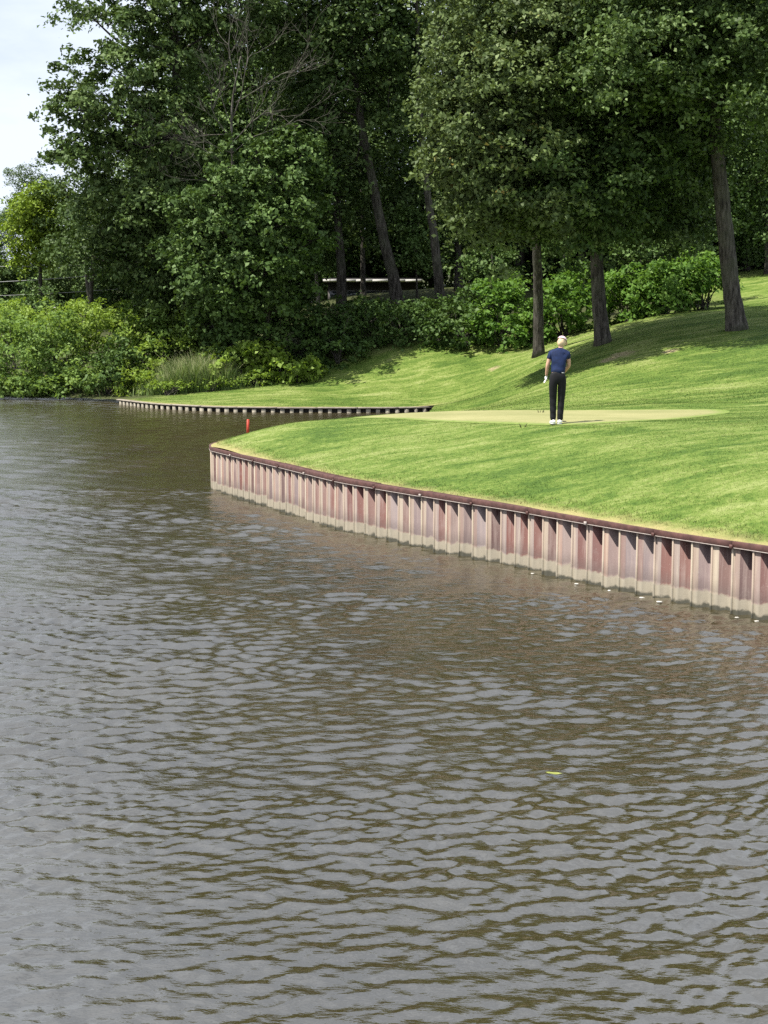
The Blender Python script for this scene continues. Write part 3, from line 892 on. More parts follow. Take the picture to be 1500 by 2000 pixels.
tree('leaning_tree', 'tall tree with dark trunk leaning left above the shaded hedge',
     [(778,598,78),(768,540,78),(750,470,78),(729,360,78),(706,245,78),(690,110,78),(680,-60,78),(676,-190,78)], 0.34, 0.09,
     [(700,40,77,100,85,2.8,0.8),(620,90,77.5,90,90,2.8,0.8),(770,150,78,60,90,2.4,0.7),(650,200,78,80,80,2.4,0.8),(560,40,78,80,90,2.6,0.7),(760,40,78,70,85,2.4,0.7),(690,-110,78,190,110,4,0.5),(700,-230,78,150,80,3.5,0.4),(690,-340,78,120,70,3.2,0.35),(690,330,79,45,70,1.8,0.6)],
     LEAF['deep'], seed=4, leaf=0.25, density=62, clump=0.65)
tree('slender_tree', 'tree with grey trunk lit low down, left of the olive oak',
     [(862,594,77),(856,540,77),(846,450,77),(835,380,77),(822,250,77),(815,60,77),(812,-100,77)], 0.27, 0.08,
     [(825,260,78,45,60,2.0,0.6),(800,90,79,60,90,2.4,0.6),(840,50,80,50,60,2.0,0.5),(800,340,81,50,50,2.0,0.6),(815,-90,78,120,110,3.5,0.45)],
     LEAF['deep'], seed=5, leaf=0.25, density=62, clump=0.65)
tree('dark_tree', 'tree with thick shaded trunk standing left of the leaning one',
     [(668,592,79),(666,520,79),(660,430,79),(655,300,79),(645,120,79),(640,-60,79)], 0.28, 0.08,
     [(620,300,79.5,70,80,2.4,0.7),(650,420,80,70,60,2.2,0.6),(600,220,80,80,70,2.4,0.7),(640,-40,80,130,110,3.5,0.5)],
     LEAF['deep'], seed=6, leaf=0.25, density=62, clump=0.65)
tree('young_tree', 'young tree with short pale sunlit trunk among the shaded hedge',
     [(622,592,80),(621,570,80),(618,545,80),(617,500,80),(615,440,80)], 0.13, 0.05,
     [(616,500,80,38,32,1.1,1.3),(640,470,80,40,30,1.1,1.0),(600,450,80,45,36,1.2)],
     LEAF['maple'], BARK_SUNLIT, seed=7, leaf=0.19, density=80, clump=0.45)
tree('thin_tree', 'thin dark tree between the two thickest middle trunks',
     [(710,585,84),(709,540,84),(708,450,84),(706,350,84),(704,200,84)], 0.17, 0.06,
     [(705,420,84,50,55,2,0.7),(712,330,84,60,70,2.2,0.6)], LEAF['deep'], seed=8, leaf=0.25, density=62, clump=0.6)
tree('thin_tree', 'dark tree standing back, just right of the grey trunk',
     [(896,566,84),(895,500,84),(893,400,84),(892,250,84)], 0.26, 0.09,
     [(900,450,84,60,45,2,0.7),(890,340,84,70,80,2.4,0.6)], LEAF['deep'], seed=9, leaf=0.25, density=62, clump=0.6)
tree('waterside_tree', 'big ragged tree whose crown stands out against the pale sky',
     [(400,650,75),(396,540,75),(380,430,75),(360,300,75),(345,150,75),(340,0,75),(345,-130,75)], 0.48, 0.10,
     [(250,185,73,95,90,2.6,1.0),(160,235,72.5,62,52,1.8,0.75),(125,205,72.5,36,50,1.0,0.55),(120,290,72.5,38,24,0.9,0.6),(205,300,73,75,50,2.0,0.85),(235,60,73.5,70,75,2.2,0.8),(175,30,73.5,30,34,0.9,0.5),(340,80,74,105,100,2.8,0.9),(320,270,73.5,110,90,2.6,1.0),(270,385,73.5,100,75,2.6,1.0),(460,40,75,110,80,3,0.8),(390,-90,75,190,95,4,0.5),(380,-200,75,140,70,3.5,0.4),(260,-40,74,70,60,2,0.6)],
     LEAF['oak'], seed=10, leaf=0.25, density=72, clump=0.5, ragged=0.30, per=54)
tree('waterside_tree', 'dense low tree filling the corner above the left bank bushes',
     [(330,640,76),(325,580,76),(310,520,76),(290,470,76)], 0.26, 0.07,
     [(200,420,75,75,62,2.4,0.9),(180,500,76,80,42,2.2,0.8),(280,490,75,90,70,2.4,0.95),(360,560,74.5,75,65,2.2,0.9),(330,420,75,90,60,2.4,0.9),(420,620,74,60,60,2.0,0.8),(300,560,75.5,55,40,1.8,0.8)],
     LEAF['deep'], seed=11, leaf=0.23, density=70, clump=0.5)
tree('maple_tree', 'bright green maple in front of the dark wood, below the bare branches',
     [(520,668,71),(522,600,71),(520,520,71),(515,440,71),(530,350,71)], 0.22, 0.06,
     [(530,345,70,75,60,2.0,1.0),(590,300,70,42,45,1.4,0.9),(455,375,70,70,52,1.9,1.0),(430,450,69.5,80,62,2.0,1.05),(540,440,69.5,80,70,2.0,1.0),(490,530,69.5,95,62,2.1,1.05),(400,520,70,60,50,1.8,1.0),(570,520,70.5,42,38,1.4,0.9),(450,600,70,70,55,1.8,0.95),(595,410,71,36,46,1.4,0.8),(540,610,71,55,50,1.6,0.7),(500,290,71,60,30,1.4,0.8),(605,335,70.5,28,24,1.0,1.0),(610,470,70.5,28,20,1.0,1.0),(370,400,70.5,50,40,1.5,1.0),(350,470,71,45,40,1.5,1.0),(560,270,70.5,34,22,1.0,1.0),(390,580,71,50,40,1.4,.9)],
     LEAF['maple'], seed=12, leaf=0.25, density=70, clump=0.45, per=34, ragged=0.30)
tree('yellow_tree', 'small yellow green tree at the left edge before the dark wood',
     [(78,618,94),(79,560,94),(78,500,94),(75,440,94)], 0.16, 0.06,
     [(88,402,93,56,36,1.8,1.2),(55,448,93,44,40,1.7,1.2),(112,445,93.5,42,44,1.6,1.1),(58,500,93,36,28,1.4,1.1),(84,368,93,30,18,1.1,0.9),(60,410,93,36,30,1.4,1.0),(90,480,93.5,40,30,1.4,1.0)],
     LEAF['yellow'], seed=13, leaf=0.24, density=60, clump=0.55)
tree('twin_tree', 'tree forking into twin dark stems at the overhead cables',
     [(178,600,90),(177,570,90),(180,540,90),(183,500,90),(184,450,90)], 0.19, 0.08,
     [(185,455,90,70,42,2.2,0.9),(150,480,91,50,30,1.8,0.8),(225,470,91,60,45,2.0,0.8),(130,400,92,60,50,2.4,0.8),(200,370,92,80,60,2.6,0.7)],
     LEAF['deep'], seed=14, leaf=0.22, density=52, clump=0.6)
tw = [o for o in bpy.data.objects if o.name.startswith('twin_tree')][0]
mbt = MB(); base = np.array(tw.location)
mbt.tube(smooth_path([at(178,598,90), at(172,560,90), at(168,525,90), at(160,480,90)], 5)-base, np.linspace(0.17, 0.07, 16), 10)
mbt.build('trunk', BARK, tw, True)

for i, (lb, tr, L) in enumerate([
    ('sapling with lit leaves standing behind the hedge, left of the golfer\'s trunk', [(965,600,74),(964,540,74),(960,490,74)], [(960,505,74,44,28,1.2),(930,530,74,30,24,1.0),(985,535,74,30,24,1.0)]),
    ('sapling with lit leaves between the two trunks behind the golfer', [(1105,590,73),(1103,530,73),(1100,480,73)], [(1098,490,73,42,30,1.2),(1120,525,73,32,22,1.0)]),
    ('sapling with lit leaves above the bright hedge', [(1250,580,72),(1252,520,72),(1255,470,72)], [(1255,480,72,46,30,1.2),(1225,510,72,30,22,1.0),(1300,500,73,36,26,1.1)]),
    ('pale sapling beside the thick oak trunk', [(1365,560,72),(1362,500,72),(1358,450,72)], [(1358,460,72,34,36,1.1),(1340,500,72,30,22,1.0),(1385,430,73,30,30,1.0)]),
    ('sapling between the grey trunk and the leaning one', [(815,600,79),(814,550,79),(812,500,79)], [(812,470,79,34,40,1.2),(800,430,79,28,26,1.0),(825,505,79,24,18,.9)])]):
    tree('sapling', lb, tr, 0.07, 0.03, L, LEAF['maple'], seed=120+i, leaf=0.22, density=70, clump=0.42, group='saplings behind the hedge')

# bare tree: only branches
def bare_tree():
    rr = np.random.default_rng(77)
    P = [at(452,660,71.5), at(452,560,71.3), at(450,420,71), at(455,330,70.8), at(452,265,70.6), at(455,190,70.4), at(470,110,70.4)]
    base = P[0].copy(); base[2] = gz(base[0], base[1])-0.1; P[0] = base
    o = empty('bare_tree', base)
    tag(o, 'leafless grey tree with pale bare branches showing through the foliage', 'tree')
    mb, Q, rad = trunk_shape(np.array(P), 0.15, 0.022, rr)
    for v in mb.V: v -= base
    mb.build('trunk', DEADWOOD, o, True)
    bb = MB()
    def grow(a, d, ln, r, lev):
        pts = [a]; dd = d.copy(); n = 5
        for i in range(n):
            dd = unit(dd+rr.normal(0, 0.13, 3)+np.array([0, 0, 0.05])); pts.append(pts[-1]+dd*ln/n)
        pts = np.array(pts)
        bb.tube(pts, np.linspace(r, r*0.45, len(pts)), 5 if lev < 2 else 4, caps=False)
        if lev >= 3: return
        for i in range(4 if lev < 2 else 3):
            k = int(rr.integers(2, n+1))
            nd = unit(dd+rr.normal(0, 0.55, 3)+np.array([0, 0, 0.12]))
            grow(pts[k], nd, ln*rr.uniform(0.45, 0.75), r*0.55, lev+1)
    for (ax, ay), (bx, by), r in [((452,265),(380,205),0.055),((452,262),(325,205),0.05),((455,230),(500,90),0.06),((460,200),(585,95),0.055),((452,280),(545,150),0.06),((455,300),(385,250),0.045),((460,180),(465,40),0.05),((452,240),(400,120),0.045),((452,300),(560,200),0.05),((450,330),(360,300),0.045),((450,360),(335,330),0.04)]:
        a = at(ax, ay, 70.6); b = at(bx, by, 69.8+rr.normal(0, 0.4)); d = b-a
        grow(a, unit(d), 0.85*np.linalg.norm(d), r*0.6, 0)
    for v in bb.V: v -= base
    bb.build('branches', DEADWOOD, o, True)
bare_tree()

# ------------------------------------------------------------------ the wood behind: three kinds, copied
def generic_tree(seed, mat, H=20.0, spread=4.2, low=3.0, dens=34):
    rr = np.random.default_rng(seed)
    LB = []
    for i in range(9):
        z = low+(H-low)*(0.12+0.85*i/9)
        a = rr.uniform(0, 6.28); q = spread*0.55*(1-0.5*abs(i/9-0.4))
        rad = spread*(0.62-0.25*abs(i/9-0.45))*rr.uniform(0.85, 1.2)
        LB.append((np.array([math.cos(a)*q, math.sin(a)*q, z]), (rad, rad, rad*0.85), 1.0))
    arr, cen = foliage(LB, rr, leaf=0.27, density=dens, clump=0.8, per=30, ground_clip=False, ragged=0.2)
    mb, Q, rad = trunk_shape(np.array([[0,0,-0.2],[0.1,0,H*0.25],[-0.1,0.15,H*0.5],[0.1,0,H*0.9]]), 0.30, 0.06, rr)
    lms = limb_shapes(Q, rad, cen, LB, rr, 3)
    V, Qf, R = arr
    return [('trunk', mb.mesh('trunk', [BARK], True))]+[('limb', l.mesh('limb', [BARK], True)) for l in lms[:4]]+[('crown', mesh_np('crown', V, Qf, [mat], False, {'rnd': R}))]
GEN = [generic_tree(501, LEAF['oak'], 21, 4.8, 0.6), generic_tree(502, LEAF['deep'], 19, 4.6, 0.2), generic_tree(503, LEAF['maple'], 17, 4.4, 0.2)]
def place_generic(k, px, Y, sc, rz, name, label, group):
    x = (px-750)/F*Y
    o = empty(name, (x, Y, gz(x, Y)), rz); o.scale = (sc, sc, sc)
    tag(o, label, 'tree', group)
    for nm, me in GEN[k]: obj(nm, me, o)
    return o
brng = np.random.default_rng(91)
spots = []
for px in range(540, 1780, 78): spots.append((px+brng.normal(0, 15), 112+brng.normal(0, 3)))
for px in range(620, 1750, 120): spots.append((px+brng.normal(0, 15), 97+brng.normal(0, 2.0)))
for px in range(-120, 560, 70): spots.append((px+brng.normal(0, 12), 122+brng.normal(0, 3)))
spots += [(300, 98), (400, 90), (480, 88), (560, 90), (1010, 86), (1130, 84), (1245, 85), (1335, 88)]
for i, (px, Y) in enumerate(spots):
    k = int(brng.integers(3)); sc = brng.uniform(0.85, 1.1)
    if px < 330: sc *= 0.50 if px < 60 else 0.58
    if 560 < px < 930 and Y < 105: continue
    place_generic(k, px, Y, sc, brng.uniform(0, 6.28), 'woodland_tree',
                  'shaded tree of the wood far back on the left' if px < 560 else 'shaded tree of the wood behind the big trunks', 'trees of the wood far back')
right_labels = ['slim tree standing in the wood right of the thick oak trunk', 'outermost tree of the wood at the right edge']
for (px, Y, sc), lb in zip([(1446, 88, 0.85), (1492, 82, 0.8)], right_labels):
    place_generic(2, px, Y, sc, brng.uniform(0, 6), 'woodland_tree', lb, None)

# undergrowth at the back of the wood, copied bushes
def generic_bush(seed, mat):
    rr = np.random.default_rng(seed)
    LB = [(np.array([rr.normal(0, .9), rr.normal(0, .5), 1.0+.75*i]), (1.7, 1.4, 1.0), 1.0) for i in range(4)]
    V, Qf, R = foliage(LB, rr, leaf=0.25, density=60, clump=0.45, per=26, ground_clip=False)[0]
    k = V[:, 2].reshape(-1, 4).min(1) > 0; V = V.reshape(-1, 4, 3)[k].reshape(-1, 3); R = R.reshape(-1, 4)[k].ravel()
    mb = MB()
    for i in range(5):
        e = np.array([rr.normal(0, .8), rr.normal(0, .5), 2.2]); mb.tube(smooth_path([(0, 0, -.2), e*.5+[0, 0, .2], e], 4), np.linspace(.05, .015, 9), 5)
    return [('foliage', mesh_np('foliage', V, np.arange(len(V)).reshape(-1, 4), [mat], False, {'rnd': R})), ('stems', mb.mesh('stems', [BARK], True))]
BUSH = [generic_bush(601, LEAF['maple']), generic_bush(602, LEAF['oak'])]
for i, (px, Y, sc) in enumerate([(935,87,1.0),(1010,90,1.2),(1090,88,1.2),(1150,92,1.3),(1215,88,1.2),(1290,91,1.3),(1360,90,1.2),(1420,94,1.1),(1475,92,1.1),(1530,90,1.1),(1040,98,1.6),(1180,100,1.6),(1320,100,1.6),(1450,101,1.5),
        (560,92,1.0),(500,88,1.2),(450,84,1.2),(380,88,1.2),(240,96,1.0),(130,104,1.0),(60,106,1.1),(0,104,1.1),(-60,104,1.1),(905,110,1.6),(800,112,1.6),(720,112,1.5),(640,110,1.5)]):
    x = (px-750)/F*Y
    o = empty('woodland_bush', (x, Y, gz(x, Y)), brng.uniform(0, 6.28)); o.scale = (sc, sc, sc)
    tag(o, 'dim leafy bush far back in the wood behind the trunks', 'shrub', 'undergrowth far back in the wood')
    for nm, me in BUSH[i % 2]: obj(nm, me, o)

# ------------------------------------------------------------------ shrubs
G1 = 'sunlit hedge below the oaks'
for i, (lb, L) in enumerate([
    ('green shrub with shade put into its leaves at the left end of the hedge, beside the shaded part', [(905,645,70,52,52,1.4),(930,600,71,45,45,1.4)]),
    ('leafy hedge shrub just left of the trunk behind the golfer', [(985,625,69,58,62,1.5),(985,570,70,45,30,1.2)]),
    ('leafy hedge shrub between the two trunks nearest the golfer', [(1100,610,68.5,62,66,1.6),(1110,560,69,40,28,1.2)]),
    ('bright hedge shrub just right of the trunk beside the golfer', [(1225,600,67.5,62,60,1.6),(1205,555,68,42,26,1.1)]),
    ('tallest bright shrub of the hedge', [(1300,575,67,62,62,1.6),(1320,530,67.5,50,28,1.2),(1260,560,67.5,40,40,1.2)]),
    ('bright hedge shrub touching the thick oak trunk', [(1375,560,67.5,48,55,1.4),(1365,530,68,40,28,1.1)]),
    ('small shaded hedge shrub behind the golfer', [(1040,650,68.5,40,36,1.0)])]):
    shrub('hedge_shrub', lb, L, LEAF['hedge' if i != 0 else 'shade'], G1, seed=20+i, leaf=0.22, density=85, narrow=0.7)  # first shrub gets the darker leaf, tree shade put into its colour
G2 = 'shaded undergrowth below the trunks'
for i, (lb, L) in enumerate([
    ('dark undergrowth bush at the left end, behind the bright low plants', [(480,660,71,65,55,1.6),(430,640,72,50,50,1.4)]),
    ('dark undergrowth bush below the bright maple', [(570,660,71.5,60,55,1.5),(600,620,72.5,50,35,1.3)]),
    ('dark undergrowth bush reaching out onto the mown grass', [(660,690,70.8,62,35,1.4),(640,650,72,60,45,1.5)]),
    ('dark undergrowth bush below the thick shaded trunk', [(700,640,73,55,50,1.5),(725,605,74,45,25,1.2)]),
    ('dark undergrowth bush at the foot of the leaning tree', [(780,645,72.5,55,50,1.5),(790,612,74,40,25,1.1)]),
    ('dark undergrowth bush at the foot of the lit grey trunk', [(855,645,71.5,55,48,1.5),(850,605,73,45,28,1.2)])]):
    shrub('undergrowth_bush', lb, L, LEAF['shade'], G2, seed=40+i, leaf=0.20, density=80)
G3 = 'bushes on the left bank'
for i, (lb, L, m) in enumerate([
    ('leafy bush at the left edge overhanging the water', [(30,705,71.0,60,75,1.8),(10,650,72.5,50,35,1.4),(60,750,70.2,45,32,1.0),(0,750,70.3,45,32,1.0)], 'willow'),
    ('tall rounded dull green bush on the left bank', [(110,700,71.5,58,75,1.7),(115,650,72,45,40,1.4),(150,745,70.0,48,38,1.0),(100,755,70.0,40,28,.9)], 'willow'),
    ('dark green bush dipping into the water left of the reeds', [(205,742,69.6,44,42,1.1),(235,700,71,40,40,1.2)], 'shade'),
    ('yellow green bush in the middle of the left bank', [(190,640,74,70,48,1.8),(245,660,73.5,55,40,1.5)], 'bright'),
    ('pale green bush below the white roofed shed', [(290,640,74.5,62,50,1.7),(330,665,73.5,50,38,1.4)], 'willow'),
    ('yellowish leafy bush just left of the reeds', [(278,712,71.5,42,42,1.1),(272,752,69,40,30,0.9)], 'bright'),
    ('low yellow green bush beside the timber edging', [(350,640,75,50,45,1.5),(390,670,73,38,36,1.2)], 'bright'),
    ('pale bush at the upper left edge, behind the bank bushes', [(60,640,76,55,32,1.6),(20,625,77,45,30,1.5)], 'bright'),
    ('spreading bushy sapling in front of the cables', [(70,585,84,36,22,1.2),(60,610,84,26,20,1.0)], 'maple'),
    ('dark rounded bush at the far left edge under the cables', [(12,615,86,48,26,1.5)], 'shade'),
    ('bank bush just beyond the left edge of the view', [(-70,700,72,60,70,1.8),(-60,750,70.6,55,30,1.0)], 'willow'),
    ('second bank bush beyond the left edge of the view', [(-180,695,72.5,65,75,1.8),(-170,750,71,60,30,1.0)], 'bright'),
    ('third bank bush beyond the left edge of the view', [(-300,700,73,65,72,1.8),(-300,750,71.5,60,30,1.0)], 'willow'),
    ('fourth bank bush beyond the left edge of the view', [(-420,700,74,70,75,1.8)], 'shade'),
    ('bush of the left bank below the twin stems', [(150,615,79,50,30,1.5),(110,640,78,40,24,1.3)], 'bright')]):
    shrub('bank_bush', lb, L, LEAF[m], G3, seed=60+i, leaf=0.19, density=88)
for i, (lb, L) in enumerate([
    ('broad leafy plant mound lit bright between reeds and dark hedge', [(470,708,69.2,56,32,1.2),(500,690,69.6,46,28,1.2)]),
    ('right hand mound of bright broad leaves at the grass edge', [(560,715,69.0,52,26,1.1),(600,722,69.2,30,16,0.8)]),
    ('small low bright leaves tucked against the reeds', [(440,695,71.2,30,24,0.9)])]):
    shrub('leafy_mound', lb, L, LEAF['bright'], 'bright low plants by the far bank', seed=80+i, leaf=0.25, density=70, narrow=0.75)

for i, (px, py, Y, rx, lb) in enumerate([(330,752,67.5,40,'low leafy ground cover at the foot of the reeds, left part'),(410,745,67.8,45,'low leafy ground cover in front of the reeds'),(500,738,68.2,45,'low leafy ground cover in front of the bright mound'),(585,735,68.6,40,'low leafy ground cover where the mound meets the lawn')]):
    shrub('ground_cover', lb, [(px,py,Y,rx,9,.6),(px+20,py-4,Y+.5,rx*.7,9,.6)], LEAF['bright'], 'low ground cover along the far lawn', seed=95+i, cat='plant', leaf=0.12, density=110, clump=0.2, per=16)

# reeds: fine upright blades nobody could count
def reeds():
    rr = np.random.default_rng(8)
    n = 12000
    px = rr.normal(380, 42, n); Y = rr.uniform(67.7, 71.0, n)
    P = np.array([[(a-750)/F*y, y] for a, y in zip(px, Y)]); z = height(P)
    h = rr.uniform(0.5, 1.7, n)*(1-0.12*np.abs((px-385)/50)**2).clip(.4, 1)*(0.85+.25*np.sin(px*.21)*np.sin(Y*2.3))
    d = np.stack([rr.normal(0, 0.3, n), rr.normal(0, 0.3, n)], 1)
    w = rr.uniform(0.012, 0.026, n); a = rr.uniform(0, 3.14, n)
    s = np.stack([np.cos(a), np.sin(a), 0*a], 1)*w[:, None]
    b = np.column_stack([P, z-0.05]); m = b+np.column_stack([d*0.35*h[:, None], h*0.6]); t = b+np.column_stack([d*h[:, None], h])
    V = np.empty((n, 5, 3)); V[:, 0] = b-s; V[:, 1] = b+s; V[:, 2] = m-s*0.9; V[:, 3] = m+s*0.9; V[:, 4] = t
    I = np.arange(n)[:, None]*5
    R = np.empty((n, 5)); r0 = rr.uniform(0, 0.55, n); R[:, :2] = (r0*0.6)[:, None]; R[:, 2:4] = r0[:, None]; R[:, 4] = np.where(rr.random(n) < 0.6, 0.95, r0)
    o = obj('reeds', mesh_np('reeds', V.reshape(-1, 3), [I+np.array([0, 1, 3, 2]), I+np.array([2, 3, 4])], [LEAF['reed']], False, {'rnd': R.ravel()}))
    tag(o, 'stand of upright reeds with pale feathery tips on the far bank', 'reeds', kind='stuff')
reeds()

# ------------------------------------------------------------------ grass blades on the near bank
def grass():
    rr = np.random.default_rng(21)
    n = 520000
    P = np.column_stack([rr.uniform(-4.6, 12.5, n), rr.uniform(16, 42, n)])
    # nearer blades show larger: thin out with distance
    P = P[rr.random(len(P)) < np.clip(1.35-P[:, 1]/38.0, 0.12, 1)]
    P = P[np.abs(P[:, 0]) < 0.30*P[:, 1]+1.5]
    P = P[inside(P, np.vstack([near_c[::-1], back_c[1:45], [(12.0, 46), (20, 20)]]))]
    k = inside(P, green_poly); P = P[~k]
    dn, _ = nearest(P, np.vstack([near_c[::-1], back_c[1:45]]))
    k = dn > 0.13; P = P[k]; dn = dn[k]
    n = len(P)
    dg = nearest(P, np.vstack([green_poly, green_poly[:1]]))[0]
    z = height(P)+uneven(P)*np.clip(dn/1.5, 0, 1)*np.clip(dg/1.5, 0, 1)
    tuft = 0.5+0.5*np.sin(P[:, 0]*2.1+1.3*np.sin(P[:, 1]*1.7))*np.sin(P[:, 1]*1.9+P[:, 0])
    h = rr.uniform(0.010, 0.028, n)*(0.75+0.5*tuft); h *= np.where(dn < 0.5, 1.9, 1.0)
    w = rr.uniform(0.0035, 0.007, n); a = rr.uniform(0, 6.28, n)
    s = np.stack([np.cos(a), np.sin(a), 0*a], 1)*w[:, None]
    d = np.column_stack([rr.normal(0, 0.5, (n, 2))*h[:, None], h])
    b = np.column_stack([P, z-0.006])
    V = np.stack([b-s, b+s, b+d], 1).reshape(-1, 3)
    r0 = np.clip(rr.random(n)*0.7+0.3*tuft, 0, 1)
    e = np.clip(1-dn/0.6, 0, 1)
    o = obj('grass', mesh_np('grass', V, np.arange(n*3).reshape(-1, 3), [BLADE], False, {'rnd': np.repeat(r0, 3), 'edge': np.repeat(e, 3)}))
    tag(o, 'short mown grass blades on the bank above the sheet pile wall', 'grass', kind='stuff')
    # longer rough on the slope beyond the green
    n = 330000
    P = np.column_stack([rr.uniform(-11, 19, n), rr.uniform(36, 72, n)])
    P = P[np.abs(P[:, 0]-1) < 0.27*P[:, 1]+2]
    P = P[inside(P, np.vstack([[(12.5, 34), (3.0, 41)], back_c[50:], edge_c[1:], [(-9, 68.5), (-3.5, 70.5), (3.5, 69.5), (9, 66.5), (14, 64.5), (22, 76), (26, 40)]]))]
    P = P[~inside(P, green_poly)]
    de = nearest(P, edge_c)[0]; P = P[de > 0.16]; de = de[de > 0.16]
    dg = nearest(P, np.vstack([green_poly, green_poly[:1]]))[0]
    n = len(P); z = height(P)+uneven(P)*np.clip(de/2, 0, 1)*np.clip(dg/1.5, 0, 1)
    h = rr.uniform(0.012, 0.036, n)*np.where(rr.random(n) < 0.05, 1.8, 1.0); w = rr.uniform(0.008, 0.016, n); a = rr.uniform(0, 6.28, n)
    s = np.stack([np.cos(a), np.sin(a), 0*a], 1)*w[:, None]
    d = np.column_stack([rr.normal(0, 0.6, (n, 2))*h[:, None], h]); b = np.column_stack([P, z-0.01])
    V = np.stack([b-s, b+s, b+d], 1).reshape(-1, 3)
    e = 0.9*np.clip(1-de/0.7, 0, 1)
    o = obj('grass', mesh_np('grass', V, np.arange(n*3).reshape(-1, 3), [BLADE], False, {'rnd': np.repeat(rr.random(n), 3), 'edge': np.repeat(e, 3)}))
    tag(o, 'rough grass blades on the slope beyond the putting green', 'grass', kind='stuff')
grass()

# ------------------------------------------------------------------ far things: shed, small shed, poles, cables, cart
WHITE = plain('white_paint', (0.62,0.61,0.58), 0.6, 0.08)
DARKWALL = plain('dark_boards', (0.040,0.035,0.032), 0.8, 0.3, 4)
GLASS = plain('dark_glass', (0.03,0.035,0.04), 0.1, 0.1, 4, 0.5)
ROOF = plain('grey_roofing', (0.16,0.15,0.15), 0.8, 0.2, 5)
DARKROOF = plain('dark_roofing', (0.035,0.033,0.033), 0.8, 0.2, 5)
PALEROOF = plain('pale_roofing', (0.66,0.66,0.64), 0.6, 0.08, 3)
def low_building():
    p0 = at(640,551,101); p1 = at(815,549,101)
    x0, x1 = p0[0], p1[0]; zt = p0[2]; cx = (x0+x1)/2; L = x1-x0
    zb = gz(cx, 101)-0.4
    o = empty('low_building', (cx, 101, zb)); tag(o, 'long low dark building with white eaves seen between the trunks', 'building')
    h = zt-zb
    m = MB(); m.box((0, 1.6, h/2), (L, 3.2, h)); m.build('wall', DARKWALL, o)
    m = MB(); m.add([(-L/2-.3,-.35,h+.16),(L/2+.3,-.35,h+.16),(L/2+.3,1.6,h+.30),(-L/2-.3,1.6,h+.30),(L/2+.3,3.5,h+.16),(-L/2-.3,3.5,h+.16),
               (-L/2-.3,-.35,h+.02),(L/2+.3,-.35,h+.02),(L/2+.3,3.5,h+.02),(-L/2-.3,3.5,h+.02)],
              [(0,1,2,3),(3,2,4,5),(6,9,8,7),(0,6,7,1),(5,4,8,9)], [(1,7,2),(7,8,2),(8,4,2),(0,3,6),(6,3,9),(9,3,5)])
    m.build('roof', DARKROOF, o)
    for i in range(6):
        a = -L/2-.3+(L+.6)*i/6; b = a+(L+.6)/6-0.02
        m = MB(); m.box(((a+b)/2, -.365, h+.09), (b-a, .03, .16)); m.build('eaves_board', WHITE, o)
    for i in range(5):
        x = -L/2+L*(i+.5)/5
        m = MB(); m.box((x, -.012, h*0.55), (1.1, .05, .8)); w = m.build('window', ROOF, o)
        m = MB(); m.box((x, -.04, h*0.55), (.96, .02, .66)); m.build('pane', GLASS, w)
low_building()
def small_shed():
    p = at(292,578,97); zb = gz(p[0], 97)-.2; h = p[2]-zb
    o = empty('small_shed', (p[0], 97, zb)); tag(o, 'small dark shed with pale roof half hidden behind the left bank', 'shed')
    m = MB(); m.box((0, .8, h/2), (1.7, 1.6, h)); m.build('wall', DARKWALL, o)
    m = MB(); m.add([(-1.05,-.25,h-.02),(1.05,-.25,h+.10),(1.05,1.9,h+.42),(-1.05,1.9,h+.30),(-1.05,-.25,h-.10),(1.05,-.25,h+.02),(1.05,1.9,h+.34),(-1.05,1.9,h+.22)],
                    [(0,1,2,3),(4,7,6,5),(0,4,5,1),(1,5,6,2),(2,6,7,3),(3,7,4,0)]); m.build('roof', PALEROOF, o)
    m = MB(); m.box((-.45, -.02, h-.55), (.5, .06, .5)); w = m.build('window', WHITE, o)
    m = MB(); m.box((-.45, -.055, h-.55), (.4, .02, .4)); m.build('pane', GLASS, w)
small_shed()
POLE = plain('pole_wood', (0.11,0.09,0.07), 0.9, 0.2, 5)
CABLE = plain('pale_cable', (0.30,0.30,0.30), 0.5, 0.05)
PY = 94.0
lv = [(519,516),(549,536),(576,566),(610,601)]
xa = (-230-750)/F*PY; xb = (345-750)/F*PY
for px, lb in ((-230,'utility pole left of the view carrying the cables'),(345,'utility pole hidden in the left bank trees')):
    x = (px-750)/F*PY; z0 = gz(x, PY); top = at(px, 500, PY)[2]
    o = empty('utility_pole', (x, PY+.12, z0-.3)); tag(o, lb, 'pole', 'utility poles')
    m = MB(); m.tube([(0,0,0),(0,0,(top-z0)*.5),(0,0,top-z0+.4)], [.13,.12,.10], 12); m.build('shaft', POLE, o, True)
    for l in lv:
        z = at(px, l[0]+(l[1]-l[0])*(px-0)/215.0, PY)[2]-z0+.3
        m = MB(); m.box((0,-.10,z), (.09,.07,.09)); m.build('insulator', WHITE, o)
for (ya, yb), lb in zip(lv, ['topmost pale cable at the left edge', 'second pale cable from the top, left edge', 'third thin cable, above the bank bushes', 'lowest cable just above the bank bushes']):
    A = at(-230, ya+(yb-ya)*(-230)/215.0, PY); B = at(345, ya+(yb-ya)*345/215.0, PY)
    t = np.linspace(0, 1, 24)[:, None]; P = A+(B-A)*t; P[:, 2] -= 0.25*4*(t*(1-t))[:, 0]; P[:, 2] += 0.19
    m = MB(); c = A.copy(); m.tube(P-c, np.full(24, 0.022 if 'third' not in lb else 0.015), 6)
    o = m.build('overhead_cable', CABLE, None, True); o.location = c
    tag(o, lb, 'cable', 'overhead cables')
